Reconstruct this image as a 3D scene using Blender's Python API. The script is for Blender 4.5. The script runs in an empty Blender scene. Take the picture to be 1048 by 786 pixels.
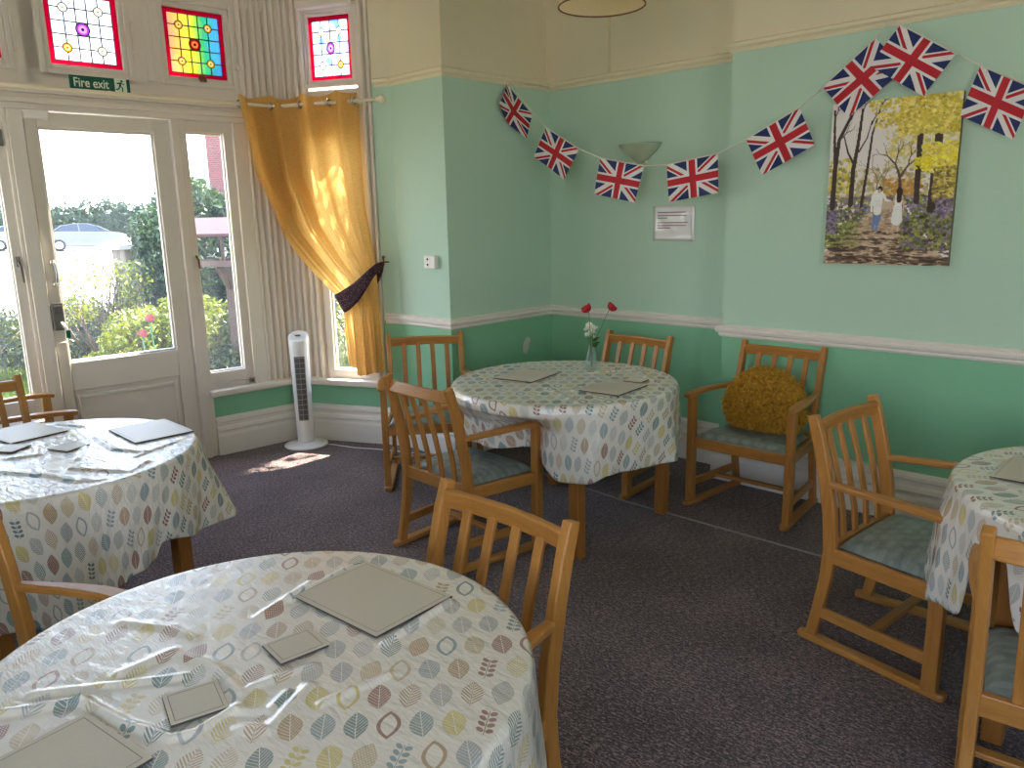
import bpy, bmesh, math, random
import numpy as np
from mathutils import Vector, Matrix
random.seed(7)
PI = math.pi
SC = bpy.context.scene
COL = SC.collection

# ---------------------------------------------------------------- helpers
def srgb(r, g, b):
    def f(c):
        c /= 255.0
        return c / 12.92 if c <= .04045 else ((c + .055) / 1.055) ** 2.4
    return (f(r), f(g), f(b), 1.0)

class X:
    """tiny maths-to-nodes compiler"""
    nt = None
    def __init__(s, sock): s.s = sock
    @staticmethod
    def m(op, a, b=None, c=None):
        n = X.nt.nodes.new('ShaderNodeMath'); n.operation = op
        for i, v in enumerate((a, b, c)):
            if v is None: continue
            if isinstance(v, X): X.nt.links.new(v.s, n.inputs[i])
            else: n.inputs[i].default_value = float(v)
        return X(n.outputs[0])
    def __add__(s, o): return X.m('ADD', s, o)
    __radd__ = __add__
    def __sub__(s, o): return X.m('SUBTRACT', s, o)
    def __rsub__(s, o): return X.m('SUBTRACT', o, s)
    def __mul__(s, o): return X.m('MULTIPLY', s, o)
    __rmul__ = __mul__
    def __truediv__(s, o): return X.m('DIVIDE', s, o)
    def __lt__(s, o): return X.m('LESS_THAN', s, o)
    def __gt__(s, o): return X.m('GREATER_THAN', s, o)
    def __and__(s, o): return X.m('MULTIPLY', s, o)
    def __or__(s, o): return X.m('MAXIMUM', s, o)
    def inv(s): return X.m('SUBTRACT', 1, s)
def xfloor(a): return X.m('FLOOR', a)
def xfrac(a): return X.m('FRACT', a)
def xabs(a): return X.m('ABSOLUTE', a)
def xmin(a, b): return X.m('MINIMUM', a, b)
def xmod(a, b): return X.m('FLOORED_MODULO', a, b)
def xsqrt(a): return X.m('SQRT', a)
def xsin(a): return X.m('SINE', a)
def xcos(a): return X.m('COSINE', a)
def mixc(f, a, b):
    n = X.nt.nodes.new('ShaderNodeMix'); n.data_type = 'RGBA'
    for i, v in ((0, f), (6, a), (7, b)):
        if isinstance(v, X): X.nt.links.new(v.s, n.inputs[i])
        elif i == 0: n.inputs[0].default_value = v
        else: n.inputs[i].default_value = v
    return X(n.outputs[2])
def node(t, **kw):
    n = X.nt.nodes.new(t)
    for k, v in kw.items(): setattr(n, k, v)
    return n
def link(a, b): X.nt.links.new(a.s if isinstance(a, X) else a, b)

def new_mat(name):
    m = bpy.data.materials.new(name); m.use_nodes = True
    m.node_tree.nodes.clear(); X.nt = m.node_tree
    out = node('ShaderNodeOutputMaterial')
    return m, out
def principled(color=(.5, .5, .5, 1), rough=.5, metal=0, spec=.5, coat=0, name='mat', bump=None, **kw):
    m, out = new_mat(name)
    p = node('ShaderNodeBsdfPrincipled')
    p.inputs['Base Color'].default_value = color
    p.inputs['Roughness'].default_value = rough
    p.inputs['Metallic'].default_value = metal
    p.inputs['Specular IOR Level'].default_value = spec
    p.inputs['Coat Weight'].default_value = coat
    for k, v in kw.items(): p.inputs[k].default_value = v
    link(p.outputs[0], out.inputs[0])
    if bump:
        sc, st, dist = bump
        n = node('ShaderNodeTexNoise'); n.inputs['Scale'].default_value = sc; n.inputs['Detail'].default_value = 4
        tc = node('ShaderNodeTexCoord'); link(tc.outputs['Object'], n.inputs['Vector'])
        b = node('ShaderNodeBump'); b.inputs['Strength'].default_value = st; b.inputs['Distance'].default_value = dist
        link(n.outputs[0], b.inputs['Height']); link(b.outputs[0], p.inputs['Normal'])
    m['p'] = 1
    return m
def pnode(m): return [n for n in m.node_tree.nodes if n.type == 'BSDF_PRINCIPLED'][0]
def coord(kind='Object'):
    return node('ShaderNodeTexCoord').outputs[kind]
def sep(v):
    n = node('ShaderNodeSeparateXYZ'); link(v, n.inputs[0]); return [X(o) for o in n.outputs]
def noise(v, scale, detail=3, rough=.5, stretch=None, w=0):
    if stretch:
        mp = node('ShaderNodeMapping'); mp.inputs['Scale'].default_value = stretch; link(v, mp.inputs[0]); v = mp.outputs[0]
    n = node('ShaderNodeTexNoise'); n.inputs['Scale'].default_value = scale
    n.inputs['Detail'].default_value = detail; n.inputs['Roughness'].default_value = rough
    link(v, n.inputs['Vector'])
    return X(n.outputs[0])
def ramp(f, stops):
    n = node('ShaderNodeValToRGB'); e = n.color_ramp.elements
    while len(e) < len(stops): e.new(.5)
    for k, (p, c) in enumerate(stops): e[k].position = p; e[k].color = c
    link(f, n.inputs[0]); return X(n.outputs[0])

class MB:
    def __init__(s): s.b = bmesh.new(); s.mi = 0
    def quad(s, *ps):
        f = s.b.faces.new([s.b.verts.new(p) for p in ps]); f.material_index = s.mi; return f
    def box(s, c, d, rz=0, M=None):
        T = Matrix.Translation(c) @ Matrix.Rotation(rz, 4, 'Z') @ Matrix.Diagonal((d[0], d[1], d[2], 1))
        if M is not None: T = M @ T
        r = bmesh.ops.create_cube(s.b, size=1, matrix=T)
        for v in r['verts']:
            for f in v.link_faces: f.material_index = s.mi
    def bx(s, x0, x1, y0, y1, z0, z1): s.box(((x0+x1)/2, (y0+y1)/2, (z0+z1)/2), (abs(x1-x0), abs(y1-y0), abs(z1-z0)))
    def loft(s, rings, cap=True, close=True, smooth=False):
        vs = [[s.b.verts.new(p) for p in r] for r in rings]
        n = len(vs[0])
        for a, b in zip(vs, vs[1:]):
            for i in range(n if close else n-1):
                f = s.b.faces.new((a[i], a[(i+1) % n], b[(i+1) % n], b[i])); f.smooth = smooth; f.material_index = s.mi
        if cap and close:
            f = s.b.faces.new(vs[0][::-1]); f.material_index = s.mi
            f = s.b.faces.new(vs[-1]); f.material_index = s.mi
        return vs
    def bar(s, pts, w, t, up=None, side=None):
        """rectangular bar through pts; w along `side` axis, t along the other; w,t may be lists"""
        n = len(pts); P = [Vector(p) for p in pts]; rings = []
        for i, p in enumerate(P):
            d = (P[min(i+1, n-1)] - P[max(i-1, 0)]).normalized()
            sd = Vector(side) if side else Vector((1, 0, 0))
            sd = (sd - sd.dot(d) * d).normalized(); o = d.cross(sd)
            ww = w[i] if isinstance(w, (list, tuple)) else w
            tt = t[i] if isinstance(t, (list, tuple)) else t
            rings.append([p + sd*ww/2*a + o*tt/2*b for a, b in ((-1, -1), (1, -1), (1, 1), (-1, 1))])
        s.loft(rings)
    def tube(s, pts, r, n=10, cap=True):
        P = [Vector(p) for p in pts]; rings = []; ref = None
        for i, p in enumerate(P):
            d = (P[min(i+1, len(P)-1)] - P[max(i-1, 0)]).normalized()
            if ref is None:
                ref = Vector((0, 0, 1)) if abs(d.z) < .9 else Vector((1, 0, 0))
            a = (ref - ref.dot(d)*d).normalized(); b = d.cross(a); ref = a
            rr = r[i] if isinstance(r, (list, tuple)) else r
            rings.append([p + a*rr*math.cos(2*PI*k/n) + b*rr*math.sin(2*PI*k/n) for k in range(n)])
        s.loft(rings, cap=cap, smooth=True)
    def lathe(s, prof, n=32, c=(0, 0, 0), cap=False, M=None):
        rings = []
        for r, z in prof:
            ring = [Vector((c[0]+r*math.cos(2*PI*k/n), c[1]+r*math.sin(2*PI*k/n), c[2]+z)) for k in range(n)]
            if M is not None: ring = [M @ q for q in ring]
            rings.append(ring)
        s.loft(rings, cap=cap, smooth=True)
    def prism(s, poly, h0, h1, axes='xy', M=None):
        def P(a, b, h):
            v = {'xy': (a, b, h), 'xz': (a, h, b), 'yz': (h, a, b)}[axes]
            return M @ Vector(v) if M is not None else Vector(v)
        s.loft([[P(a, b, h0) for a, b in poly], [P(a, b, h1) for a, b in poly]])
    def sphere(s, c, r, u=16, v=10, sc=(1, 1, 1)):
        T = Matrix.Translation(c) @ Matrix.Diagonal((r*sc[0], r*sc[1], r*sc[2], 1))
        q = bmesh.ops.create_uvsphere(s.b, u_segments=u, v_segments=v, radius=1, matrix=T)
        for w in q['verts']:
            for f in w.link_faces: f.smooth = True; f.material_index = s.mi
    def build(s, name, mats, parent=None, bevel=0, smooth=False, recalc=True, seg=2):
        me = bpy.data.meshes.new(name)
        if recalc: bmesh.ops.recalc_face_normals(s.b, faces=s.b.faces[:])
        if smooth:
            for f in s.b.faces: f.smooth = True
        s.b.to_mesh(me); s.b.free()
        o = bpy.data.objects.new(name, me); COL.objects.link(o)
        for m in (mats if isinstance(mats, (list, tuple)) else [mats]): me.materials.append(m)
        if parent is not None: o.parent = parent
        if bevel:
            md = o.modifiers.new('bevel', 'BEVEL'); md.width = bevel; md.segments = seg; md.limit_method = 'ANGLE'; md.angle_limit = .6
            md.harden_normals = False
        return o
def mesh_obj(name, verts, faces, mats, parent=None, smooth=False, uv=None):
    me = bpy.data.meshes.new(name); me.from_pydata([tuple(v) for v in verts], [], faces); me.update()
    o = bpy.data.objects.new(name, me); COL.objects.link(o)
    for m in (mats if isinstance(mats, (list, tuple)) else [mats]): me.materials.append(m)
    if smooth: me.polygons.foreach_set('use_smooth', [True]*len(me.polygons))
    if uv is not None:
        l = me.uv_layers.new(name='UVMap')
        idx = np.zeros(len(me.loops), int); me.loops.foreach_get('vertex_index', idx)
        l.data.foreach_set('uv', np.asarray(uv, float)[idx].ravel())
    if parent is not None: o.parent = parent
    return o
def tag(o, label, cat, group=None, kind=None):
    o['label'] = label; o['category'] = cat
    if group: o['group'] = group
    if kind: o['kind'] = kind
    return o
def thing(name, label, cat, loc=(0, 0, 0), rz=0, group=None):
    o = bpy.data.objects.new(name, None); COL.objects.link(o)
    o.empty_display_size = .1; o.location = loc; o.rotation_euler = (0, 0, rz)
    return tag(o, label, cat, group)
def struct(o): o['kind'] = 'structure'; return o
def dup(root, loc, rz, label, group=None):
    r = root.copy(); COL.objects.link(r); r.location = loc; r.rotation_euler = (0, 0, rz); r['label'] = label
    if group: r['group'] = group
    for ch in list(root.children):
        c = ch.copy(); COL.objects.link(c); c.parent = r
        for g in list(ch.children):
            d = g.copy(); COL.objects.link(d); d.parent = c
    return r
def interp(pts, x):
    if x <= pts[0][0]: return pts[0][1]
    for (a, b), (c, d) in zip(pts, pts[1:]):
        if x <= c:
            t = (x-a)/(c-a); t = t*t*(3-2*t)
            return b+(d-b)*t
    return pts[-1][1]

# ---------------------------------------------------------------- camera
f_px = 800.7356; pitch = .2112; roll = -.0209; yaw = .7631
yaw, pitch, roll = CALIB = (.7631, .2112, -.0209)
Fv = Vector((-math.sin(yaw)*math.cos(pitch), math.cos(yaw)*math.cos(pitch), -math.sin(pitch)))
Rv = Fv.cross(Vector((0, 0, 1))).normalized(); Uv = Rv.cross(Fv)
R2 = math.cos(roll)*Rv + math.sin(roll)*Uv; U2 = -math.sin(roll)*Rv + math.cos(roll)*Uv
cd = bpy.data.cameras.new('camera'); cam = bpy.data.objects.new('camera', cd); COL.objects.link(cam)
cam.matrix_world = Matrix(((R2.x, U2.x, -Fv.x, 0), (R2.y, U2.y, -Fv.y, 0), (R2.z, U2.z, -Fv.z, 1.6), (0, 0, 0, 1)))
cd.sensor_width = 36; cd.sensor_fit = 'HORIZONTAL'; cd.lens = f_px*36/1048; cd.clip_start = .02; cd.clip_end = 300
SC.camera = cam

# ---------------------------------------------------------------- room geometry constants (metres)
yB, yR, xR, yC = 4.4186, 4.1886, -3.8017, 3.4093
ZR, ZDT, ZDB = 2.4525, .9527, .8796
P0 = Vector((-5.1097, 3.0319, 0)); fa, sa = .0715, 1.1276
fd = Vector((math.sin(fa), math.cos(fa), 0)); fn = Vector((-fd.y, fd.x, 0))       # fn: outward normal of the bay front
sd = Vector((math.sin(sa), math.cos(sa), 0)); sn = Vector((-sd.y, sd.x, 0))       # sn: outward normal of the bay side
MF = Matrix(((fd.x, fn.x, 0, P0.x), (fd.y, fn.y, 0, P0.y), (0, 0, 1, 0), (0, 0, 0, 1)))
MS = Matrix(((sd.x, sn.x, 0, P0.x), (sd.y, sn.y, 0, P0.y), (0, 0, 1, 0), (0, 0, 0, 1)))
SW = (yC-P0.y)/sd.y                      # length of the bay side
xC = P0.x+SW*sd.x
SL = -2.31                               # left end of bay front
PL = P0+fd*SL
HC = 3.25
XS = -2.27                               # where the chimney breast starts
# mirrored left side of the bay
ml = Vector((math.sin(fa*2+sa-0), 0, 0))
la = math.pi-sa+2*fa                     # direction of the left splay (mirror of sd about fn)
ld = Vector((math.sin(la), math.cos(la), 0)); ln = Vector((ld.y, -ld.x, 0))
ML = Matrix(((ld.x, ln.x, 0, PL.x), (ld.y, ln.y, 0, PL.y), (0, 0, 1, 0), (0, 0, 0, 1)))
PLe = PL+ld*SW
XE, YS = 2.3, -1.9                       # unseen east and south walls

# ---------------------------------------------------------------- materials
def wall_paint():
    m, out = new_mat('wall_paint'); p = node('ShaderNodeBsdfPrincipled'); link(p.outputs[0], out.inputs[0])
    x, y, z = sep(node('ShaderNodeNewGeometry').outputs['Position'])
    c = mixc(z > .9, srgb(134, 194, 156), srgb(188, 218, 199))
    c = mixc(z > 2.47, c, srgb(228, 217, 188))
    wob = noise(coord(), 14, 3)*.05
    ey = (y-4.155+wob)/.035; ez = (z-.715-(y-4.155)*.6+wob)/.055
    c = mixc(((ey*ey+ez*ez) < 1) & (x < -3.78) & (x > -3.82), c, srgb(214, 214, 204))
    n = noise(coord(), 1.3, 4)
    c = mixc(n*.10, c, srgb(150, 160, 140))
    link(c, p.inputs['Base Color']); p.inputs['Roughness'].default_value = .55; p.inputs['Specular IOR Level'].default_value = .3
    b = node('ShaderNodeBump'); b.inputs['Strength'].default_value = .12; b.inputs['Distance'].default_value = .01
    link(noise(coord(), 40, 3), b.inputs['Height']); link(b.outputs[0], p.inputs['Normal'])
    return m
M_wall = wall_paint()
M_white = principled(srgb(224, 214, 202), .42, name='white_gloss_paint', bump=(25, .08, .004))
M_white2 = principled(srgb(233, 226, 218), .45, name='white_rail_paint')
M_ceil = principled(srgb(235, 228, 212), .8, name='ceiling_paint')
M_cream = principled(srgb(232, 220, 190), .4, name='cream_paint')
def carpet():
    m, out = new_mat('carpet'); p = node('ShaderNodeBsdfPrincipled'); link(p.outputs[0], out.inputs[0])
    v = coord()
    n1 = noise(v, 42, 3, .7, (1, 3.0, 1)); n2 = noise(v, 120, 2, .6); n3 = noise(v, 3, 3)
    f = n1*.6+n2*.4+(n3-.5)*.12
    c = ramp(f, [(.40, srgb(28, 20, 19)), (.5, srgb(70, 55, 53)), (.60, srgb(148, 124, 121))])
    link(c, p.inputs['Base Color']); p.inputs['Roughness'].default_value = 1; p.inputs['Specular IOR Level'].default_value = .05
    p.inputs['Sheen Weight'].default_value = .35; p.inputs['Sheen Tint'].default_value = (1, .90, .88, 1)
    b = node('ShaderNodeBump'); b.inputs['Strength'].default_value = .8; b.inputs['Distance'].default_value = .012
    link(f, b.inputs['Height']); link(b.outputs[0], p.inputs['Normal'])
    return m
M_carpet = carpet()
def wood(name, c1, c2, rough=.38, ax=2):
    m, out = new_mat(name); p = node('ShaderNodeBsdfPrincipled'); link(p.outputs[0], out.inputs[0])
    v = coord(); oi = node('ShaderNodeObjectInfo')
    st = [5, 5, 5]; st[ax] = .6; st2 = [3, 3, 3]; st2[ax] = .3
    g = noise(v, 9, 5, .6, st); g2 = noise(v, 90, 2, .5, st2); g3 = noise(v, 2.5, 2)
    f = g*.55+g2*.2+g3*.25+(X(oi.outputs['Random'])-.5)*.10
    link(ramp(f, [(.3, c1), (.7, c2)]), p.inputs['Base Color'])
    p.inputs['Roughness'].default_value = rough; p.inputs['Specular IOR Level'].default_value = .45
    b = node('ShaderNodeBump'); b.inputs['Strength'].default_value = .06; b.inputs['Distance'].default_value = .004
    link(g2, b.inputs['Height']); link(b.outputs[0], p.inputs['Normal'])
    return m
M_wood = wood('beech_wood', srgb(158, 102, 46), srgb(194, 138, 70))
M_woodx = wood('beech_wood_rail', srgb(158, 102, 46), srgb(194, 138, 70), ax=0)
M_woody = wood('beech_wood_side', srgb(158, 102, 46), srgb(194, 138, 70), ax=1)
M_twood = wood('table_wood', srgb(152, 94, 42), srgb(186, 126, 62))
def seat_vinyl():
    m, out = new_mat('seat_vinyl'); p = node('ShaderNodeBsdfPrincipled'); link(p.outputs[0], out.inputs[0])
    v = coord(); x, y, z = sep(v)
    # rows of soft dashes
    row = xfloor(y*24); lx = xfrac(x*14+row*.5)-.5; ly = xfrac(y*24)-.5
    d = lx*lx*5+ly*ly*9
    n = noise(v, 14, 3)
    c = ramp(n, [(.35, srgb(104, 114, 110)), (.65, srgb(134, 142, 137))])
    c = mixc((d < .7)*.18, c, srgb(178, 190, 186))
    link(c, p.inputs['Base Color']); p.inputs['Roughness'].default_value = .35
    return m
M_seat = seat_vinyl()

LEAFCOL = [srgb(82, 122, 126), srgb(208, 188, 96), srgb(140, 74, 60), srgb(176, 176, 174), srgb(196, 176, 140), srgb(122, 148, 156), srgb(176, 140, 96), srgb(158, 164, 172)]
def tablecloth_mat(name, cell, rot, coat=.6, crough=.27, ior=1.5, spec=.6):
    m, out = new_mat(name); p = node('ShaderNodeBsdfPrincipled'); link(p.outputs[0], out.inputs[0])
    uvn = node('ShaderNodeUVMap'); uvn.uv_map = 'UVMap'
    mp = node('ShaderNodeMapping'); mp.inputs['Rotation'].default_value = (0, 0, rot)
    link(uvn.outputs[0], mp.inputs[0])
    px, py, _ = sep(mp.outputs[0]); px = px/cell; py = py*(.68/cell)
    row = xfloor(py); px = px+xmod(row, 2)*.5
    cx = xfloor(px); lx = xfrac(px)-.5; ly = xfrac(py)-.5
    cb = node('ShaderNodeCombineXYZ'); link(cx, cb.inputs[0]); link(row, cb.inputs[1])
    wn = node('ShaderNodeTexWhiteNoise'); wn.noise_dimensions = '2D'; link(cb.outputs[0], wn.inputs['Vector'])
    r1 = X(wn.outputs['Value']); r2, r3, r4 = sep(wn.outputs['Color'])
    ang = (r2-.5)*.8
    ca, sn_ = xcos(ang), xsin(ang)
    x = lx*ca-ly*sn_; y = lx*sn_+ly*ca
    ax = xabs(x)
    yy = y/.46
    prof = (1-yy*yy)*.37
    leaf = ax < prof
    rib = xfrac((y-ax*.75)*9.5+r3)                     # slanted ribs
    mid = ax < .014
    A = leaf & ((rib < .17) | mid).inv()               # solid with fine pale ribs
    B = leaf & ((ax < ((1-(y/.36)*(y/.36))*.25)).inv())  # outline ring
    Cc = (leaf & (rib < .50)) | (mid & (xabs(y) < .45))  # fern
    Cc = Cc & (((ax > .014) & (ax < .032)).inv())
    yr = xfrac(y*5.2)-.5
    D = ((((ax-.15)/.12)*((ax-.15)/.12)+((yr-ax*1.2+.18)/.36)*((yr-ax*1.2+.18)/.36)) < 1) & (xabs(y-.02) < .40)
    D = D | (mid & (xabs(y+.04) < .40))
    dx = xfrac((x+y)*9)-.5; dy = xfrac((y-x)*9)-.5
    Ed = leaf & ((dx*dx+dy*dy) < .06).inv()
    def band(lo, hi): return (r1 > lo) & ((r1 < hi) | (X.m('COMPARE', r1, hi, .0)))
    mask = (A & (r1 < .34)) | (B & band(.34, .48)) | (Cc & band(.48, .72)) | (D & band(.72, .88)) | (Ed & (r1 > .88))
    col = None
    for i, c in enumerate(LEAFCOL):
        col = mixc(r4 > i/len(LEAFCOL), col if col else c, c)
    base = srgb(232, 226, 218)
    c = mixc(mask*.86, base, col)
    link(c, p.inputs['Base Color'])
    p.inputs['Roughness'].default_value = .24; p.inputs['Specular IOR Level'].default_value = spec; p.inputs['Coat Weight'].default_value = coat; p.inputs['Coat Roughness'].default_value = crough; p.inputs['Coat IOR'].default_value = ior
    # small crinkles in the vinyl
    g = node('ShaderNodeTexCoord').outputs['Object']
    w1 = noise(g, 9, 4, .55, (1, 2.6, 1)); w2 = noise(g, 38, 2, .5)
    b = node('ShaderNodeBump'); b.inputs['Strength'].default_value = .55; b.inputs['Distance'].default_value = .018
    ridge = xabs(w1-.5)
    link(ridge*1.0+w2*.10, b.inputs['Height']); link(b.outputs[0], p.inputs['Normal'])
    return m

def glass_mat(name='window_glass', dirt=.016, tint=(.96, .98, .97, 1)):
    m, out = new_mat(name)
    t = node('ShaderNodeBsdfTransparent'); t.inputs[0].default_value = tint
    g = node('ShaderNodeBsdfGlossy'); g.inputs['Roughness'].default_value = .02
    lw = node('ShaderNodeLayerWeight'); fr = X.m('POWER', X(lw.outputs['Facing']), 5)*.5+.025
    mx = node('ShaderNodeMixShader'); link(fr, mx.inputs[0]); link(t.outputs[0], mx.inputs[1]); link(g.outputs[0], mx.inputs[2])
    d = node('ShaderNodeBsdfTranslucent'); d.inputs[0].default_value = (.8, .82, .85, 1)
    m2 = node('ShaderNodeMixShader')
    nf = noise(coord(), 3, 4)
    link(nf*(dirt*2), m2.inputs[0])
    link(mx.outputs[0], m2.inputs[1]); link(d.outputs[0], m2.inputs[2]); link(m2.outputs[0], out.inputs[0])
    return m
M_glass = glass_mat()

def stained(name, kind):
    m, out = new_mat(name)
    uvn = node('ShaderNodeUVMap'); uvn.uv_map = 'UVMap'
    u, v, _ = sep(uvn.outputs[0])
    border = ((u < .07) | (u > .93) | (v < .06) | (v > .94))
    iu = (u-.07)/.86; iv = (v-.06)/.88
    cols = [.22, .41, .59, .78] if kind != 'side' else [.25, .5, .75]
    lead = X.m('LESS_THAN', xabs(iv-.2), .008)
    for k in (.4, .6, .8): lead = lead | (xabs(iv-k) < .008)
    for k in cols: lead = lead | (xabs(iu-k) < .009)
    lead = lead | (((xabs(iu) < .012) | (xabs(iu-1) < .012) | (xabs(iv) < .01) | (xabs(iv-1) < .01)))
    if kind == 'rainbow':
        c = ramp(iu+(noise(uvn.outputs[0], 3, 2)-.5)*.25, [(.0, srgb(255, 196, 168)), (.3, srgb(255, 232, 130)), (.5, srgb(226, 234, 130)), (.68, srgb(124, 212, 164)), (.95, srgb(140, 200, 235))])
        k = .36
    elif kind == 'side':
        c = ramp(noise(uvn.outputs[0], 5, 1), [(.35, srgb(215, 205, 240)), (.5, srgb(235, 240, 255)), (.65, srgb(165, 205, 245))]); k = .34
    else:
        c = ramp(noise(uvn.outputs[0], 5, 1), [(.4, srgb(255, 250, 245)), (.7, srgb(240, 248, 255))]); k = .5
    kx = 1.0
    def roundel(cu, cv, r, rim, inner, core, lead_):
        nonlocal c
        dx = (iu-cu)*1.0; dy = (iv-cv)*1.08; d = xsqrt(dx*dx+dy*dy)
        c = mixc(d < r, c, rim); c = mixc(d < r*.62, c, inner); c = mixc(d < r*.25, c, core)
        return lead_ & (d < r*.95).inv() | ((d > r*.92) & (d < r*1.12))
    yel = srgb(225, 190, 60); cl = srgb(240, 235, 205)
    kk = (yel, yel, yel, yel) if kind == 'rainbow' else (cl, cl, yel if kind == 'clear' else cl, cl if kind == 'clear' else yel)
    for (cu, cv), q in zip(((cols[0], .8), (cols[-1], .8), (cols[0], .2), (cols[-1], .2)), kk):
        lead = roundel(cu, cv, .072, q, mixc(.4, q, srgb(255, 255, 255)), mixc(.6, q, srgb(120, 90, 40)), lead)
    cen = (srgb(190, 60, 70), srgb(240, 170, 120), srgb(120, 20, 40)) if kind == 'rainbow' else (srgb(200, 120, 215), srgb(235, 190, 245), srgb(120, 30, 130))
    lead = roundel(.5, .5, .105, *cen, lead)
    c = mixc(border, c, srgb(196, 40, 92))
    lead = lead & border.inv()
    dk = X.nt.nodes.new('ShaderNodeMix'); dk.data_type = 'RGBA'; dk.blend_type = 'MULTIPLY'; dk.inputs[0].default_value = 1
    link(c, dk.inputs[6]); dk.inputs[7].default_value = (k, k, k, 1)
    t = node('ShaderNodeBsdfTransparent'); link(X(dk.outputs[2]), t.inputs[0])
    tl = node('ShaderNodeBsdfTranslucent'); link(c, tl.inputs[0])
    mx = node('ShaderNodeMixShader'); mx.inputs[0].default_value = .35; link(t.outputs[0], mx.inputs[1]); link(tl.outputs[0], mx.inputs[2])
    ld_ = node('ShaderNodeBsdfPrincipled'); ld_.inputs['Base Color'].default_value = (.03, .03, .035, 1); ld_.inputs['Roughness'].default_value = .5
    m2 = node('ShaderNodeMixShader'); link(lead, m2.inputs[0]); link(mx.outputs[0], m2.inputs[1]); link(ld_.outputs[0], m2.inputs[2])
    link(m2.outputs[0], out.inputs[0])
    return m

def flag_mat():
    m, out = new_mat('union_flag_paper'); p = node('ShaderNodeBsdfPrincipled')
    uvn = node('ShaderNodeUVMap'); uvn.uv_map = 'UVMap'
    u, v, _ = sep(uvn.outputs[0])
    Xx = (u-.5)*44; Y = (v-.5)*32
    s = 32/44; cs = 44/math.hypot(44, 32)
    red = srgb(196, 24, 44); wh = srgb(236, 232, 232); bl = srgb(20, 40, 104)
    c = None; W = None; Rr = None
    for sg in (1, -1):
        d = (Y+Xx*(s*sg))*cs
        w = xabs(d) < 3.4
        l = (Xx < 0) & (d < -.2) & (d > -2.3); r = (Xx > 0) & (d > .2) & (d < 2.3)
        W = w if W is None else W | w
        Rr = (l | r) if Rr is None else Rr | l | r
    c = mixc(W, bl, wh); c = mixc(Rr, c, red)
    c = mixc((xabs(Xx) < 4.6) | (xabs(Y) < 4.6), c, wh)
    c = mixc((xabs(Xx) < 2.8) | (xabs(Y) < 2.8), c, red)
    link(c, p.inputs['Base Color']); p.inputs['Roughness'].default_value = .6
    t = node('ShaderNodeBsdfTranslucent'); link(c, t.inputs[0])
    mx = node('ShaderNodeMixShader'); mx.inputs[0].default_value = .08; link(p.outputs[0], mx.inputs[1]); link(t.outputs[0], mx.inputs[2])
    link(mx.outputs[0], out.inputs[0])
    return m
M_flag = flag_mat()

def fabric(name, col, trans=.35, weave=220, rough=.85, lo=.72, hi=1.2):
    m, out = new_mat(name); p = node('ShaderNodeBsdfPrincipled')
    v = coord()
    n = noise(v, weave, 2, .6, (1, 1, .25)); n2 = noise(v, weave, 2, .6, (.25, .25, 1.2))
    f = n*.5+n2*.5
    a = tuple(q*lo for q in col[:3])+(1,); b = tuple(min(1, q*hi) for q in col[:3])+(1,)
    c = ramp(f, [(.35, a), (.65, b)])
    link(c, p.inputs['Base Color']); p.inputs['Roughness'].default_value = rough; p.inputs['Specular IOR Level'].default_value = .1
    bn = node('ShaderNodeBump'); bn.inputs['Strength'].default_value = .3; bn.inputs['Distance'].default_value = .003
    link(f, bn.inputs['Height']); link(bn.outputs[0], p.inputs['Normal'])
    t = node('ShaderNodeBsdfTranslucent'); link(c, t.inputs[0])
    mx = node('ShaderNodeMixShader'); mx.inputs[0].default_value = trans; link(p.outputs[0], mx.inputs[1]); link(t.outputs[0], mx.inputs[2])
    link(mx.outputs[0], out.inputs[0])
    return m
M_curtain = fabric('ochre_curtain', srgb(230, 182, 104), .36, 420)
def tieback_mat():
    m, out = new_mat('tieback_fabric'); p = node('ShaderNodeBsdfPrincipled'); link(p.outputs[0], out.inputs[0])
    n = node('ShaderNodeTexVoronoi'); n.inputs['Scale'].default_value = 75; link(coord(), n.inputs['Vector'])
    link(ramp(X(n.outputs['Distance']), [(.2, srgb(120, 84, 80)), (.36, srgb(62, 26, 40)), (.7, srgb(40, 16, 28))]), p.inputs['Base Color'])
    p.inputs['Roughness'].default_value = .8
    return m
M_tie = tieback_mat()
M_plastic = principled(srgb(232, 230, 226), .35, name='white_plastic')
M_grey = principled(srgb(96, 92, 90), .5, name='grey_plastic')
M_dark = principled(srgb(30, 30, 32), .6, name='dark_void')
M_chrome = principled(srgb(200, 200, 198), .2, metal=1, name='chrome')
M_brass = principled(srgb(130, 100, 70), .4, metal=1, name='aged_brass')
M_steel = principled(srgb(120, 116, 112), .35, metal=1, name='dull_steel')
M_mat = principled(srgb(206, 197, 182), .42, spec=.25, name='placemat_leatherette', bump=(160, .15, .002))
M_stitch = principled(srgb(138, 128, 114), .5, name='placemat_stitching')
M_matdark = principled(srgb(74, 66, 60), .6, name='placemat_edge')
M_green = principled(srgb(0, 92, 70), .4, name='sign_green')
M_signwhite = principled(srgb(226, 240, 220), .5, name='sign_white')

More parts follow.
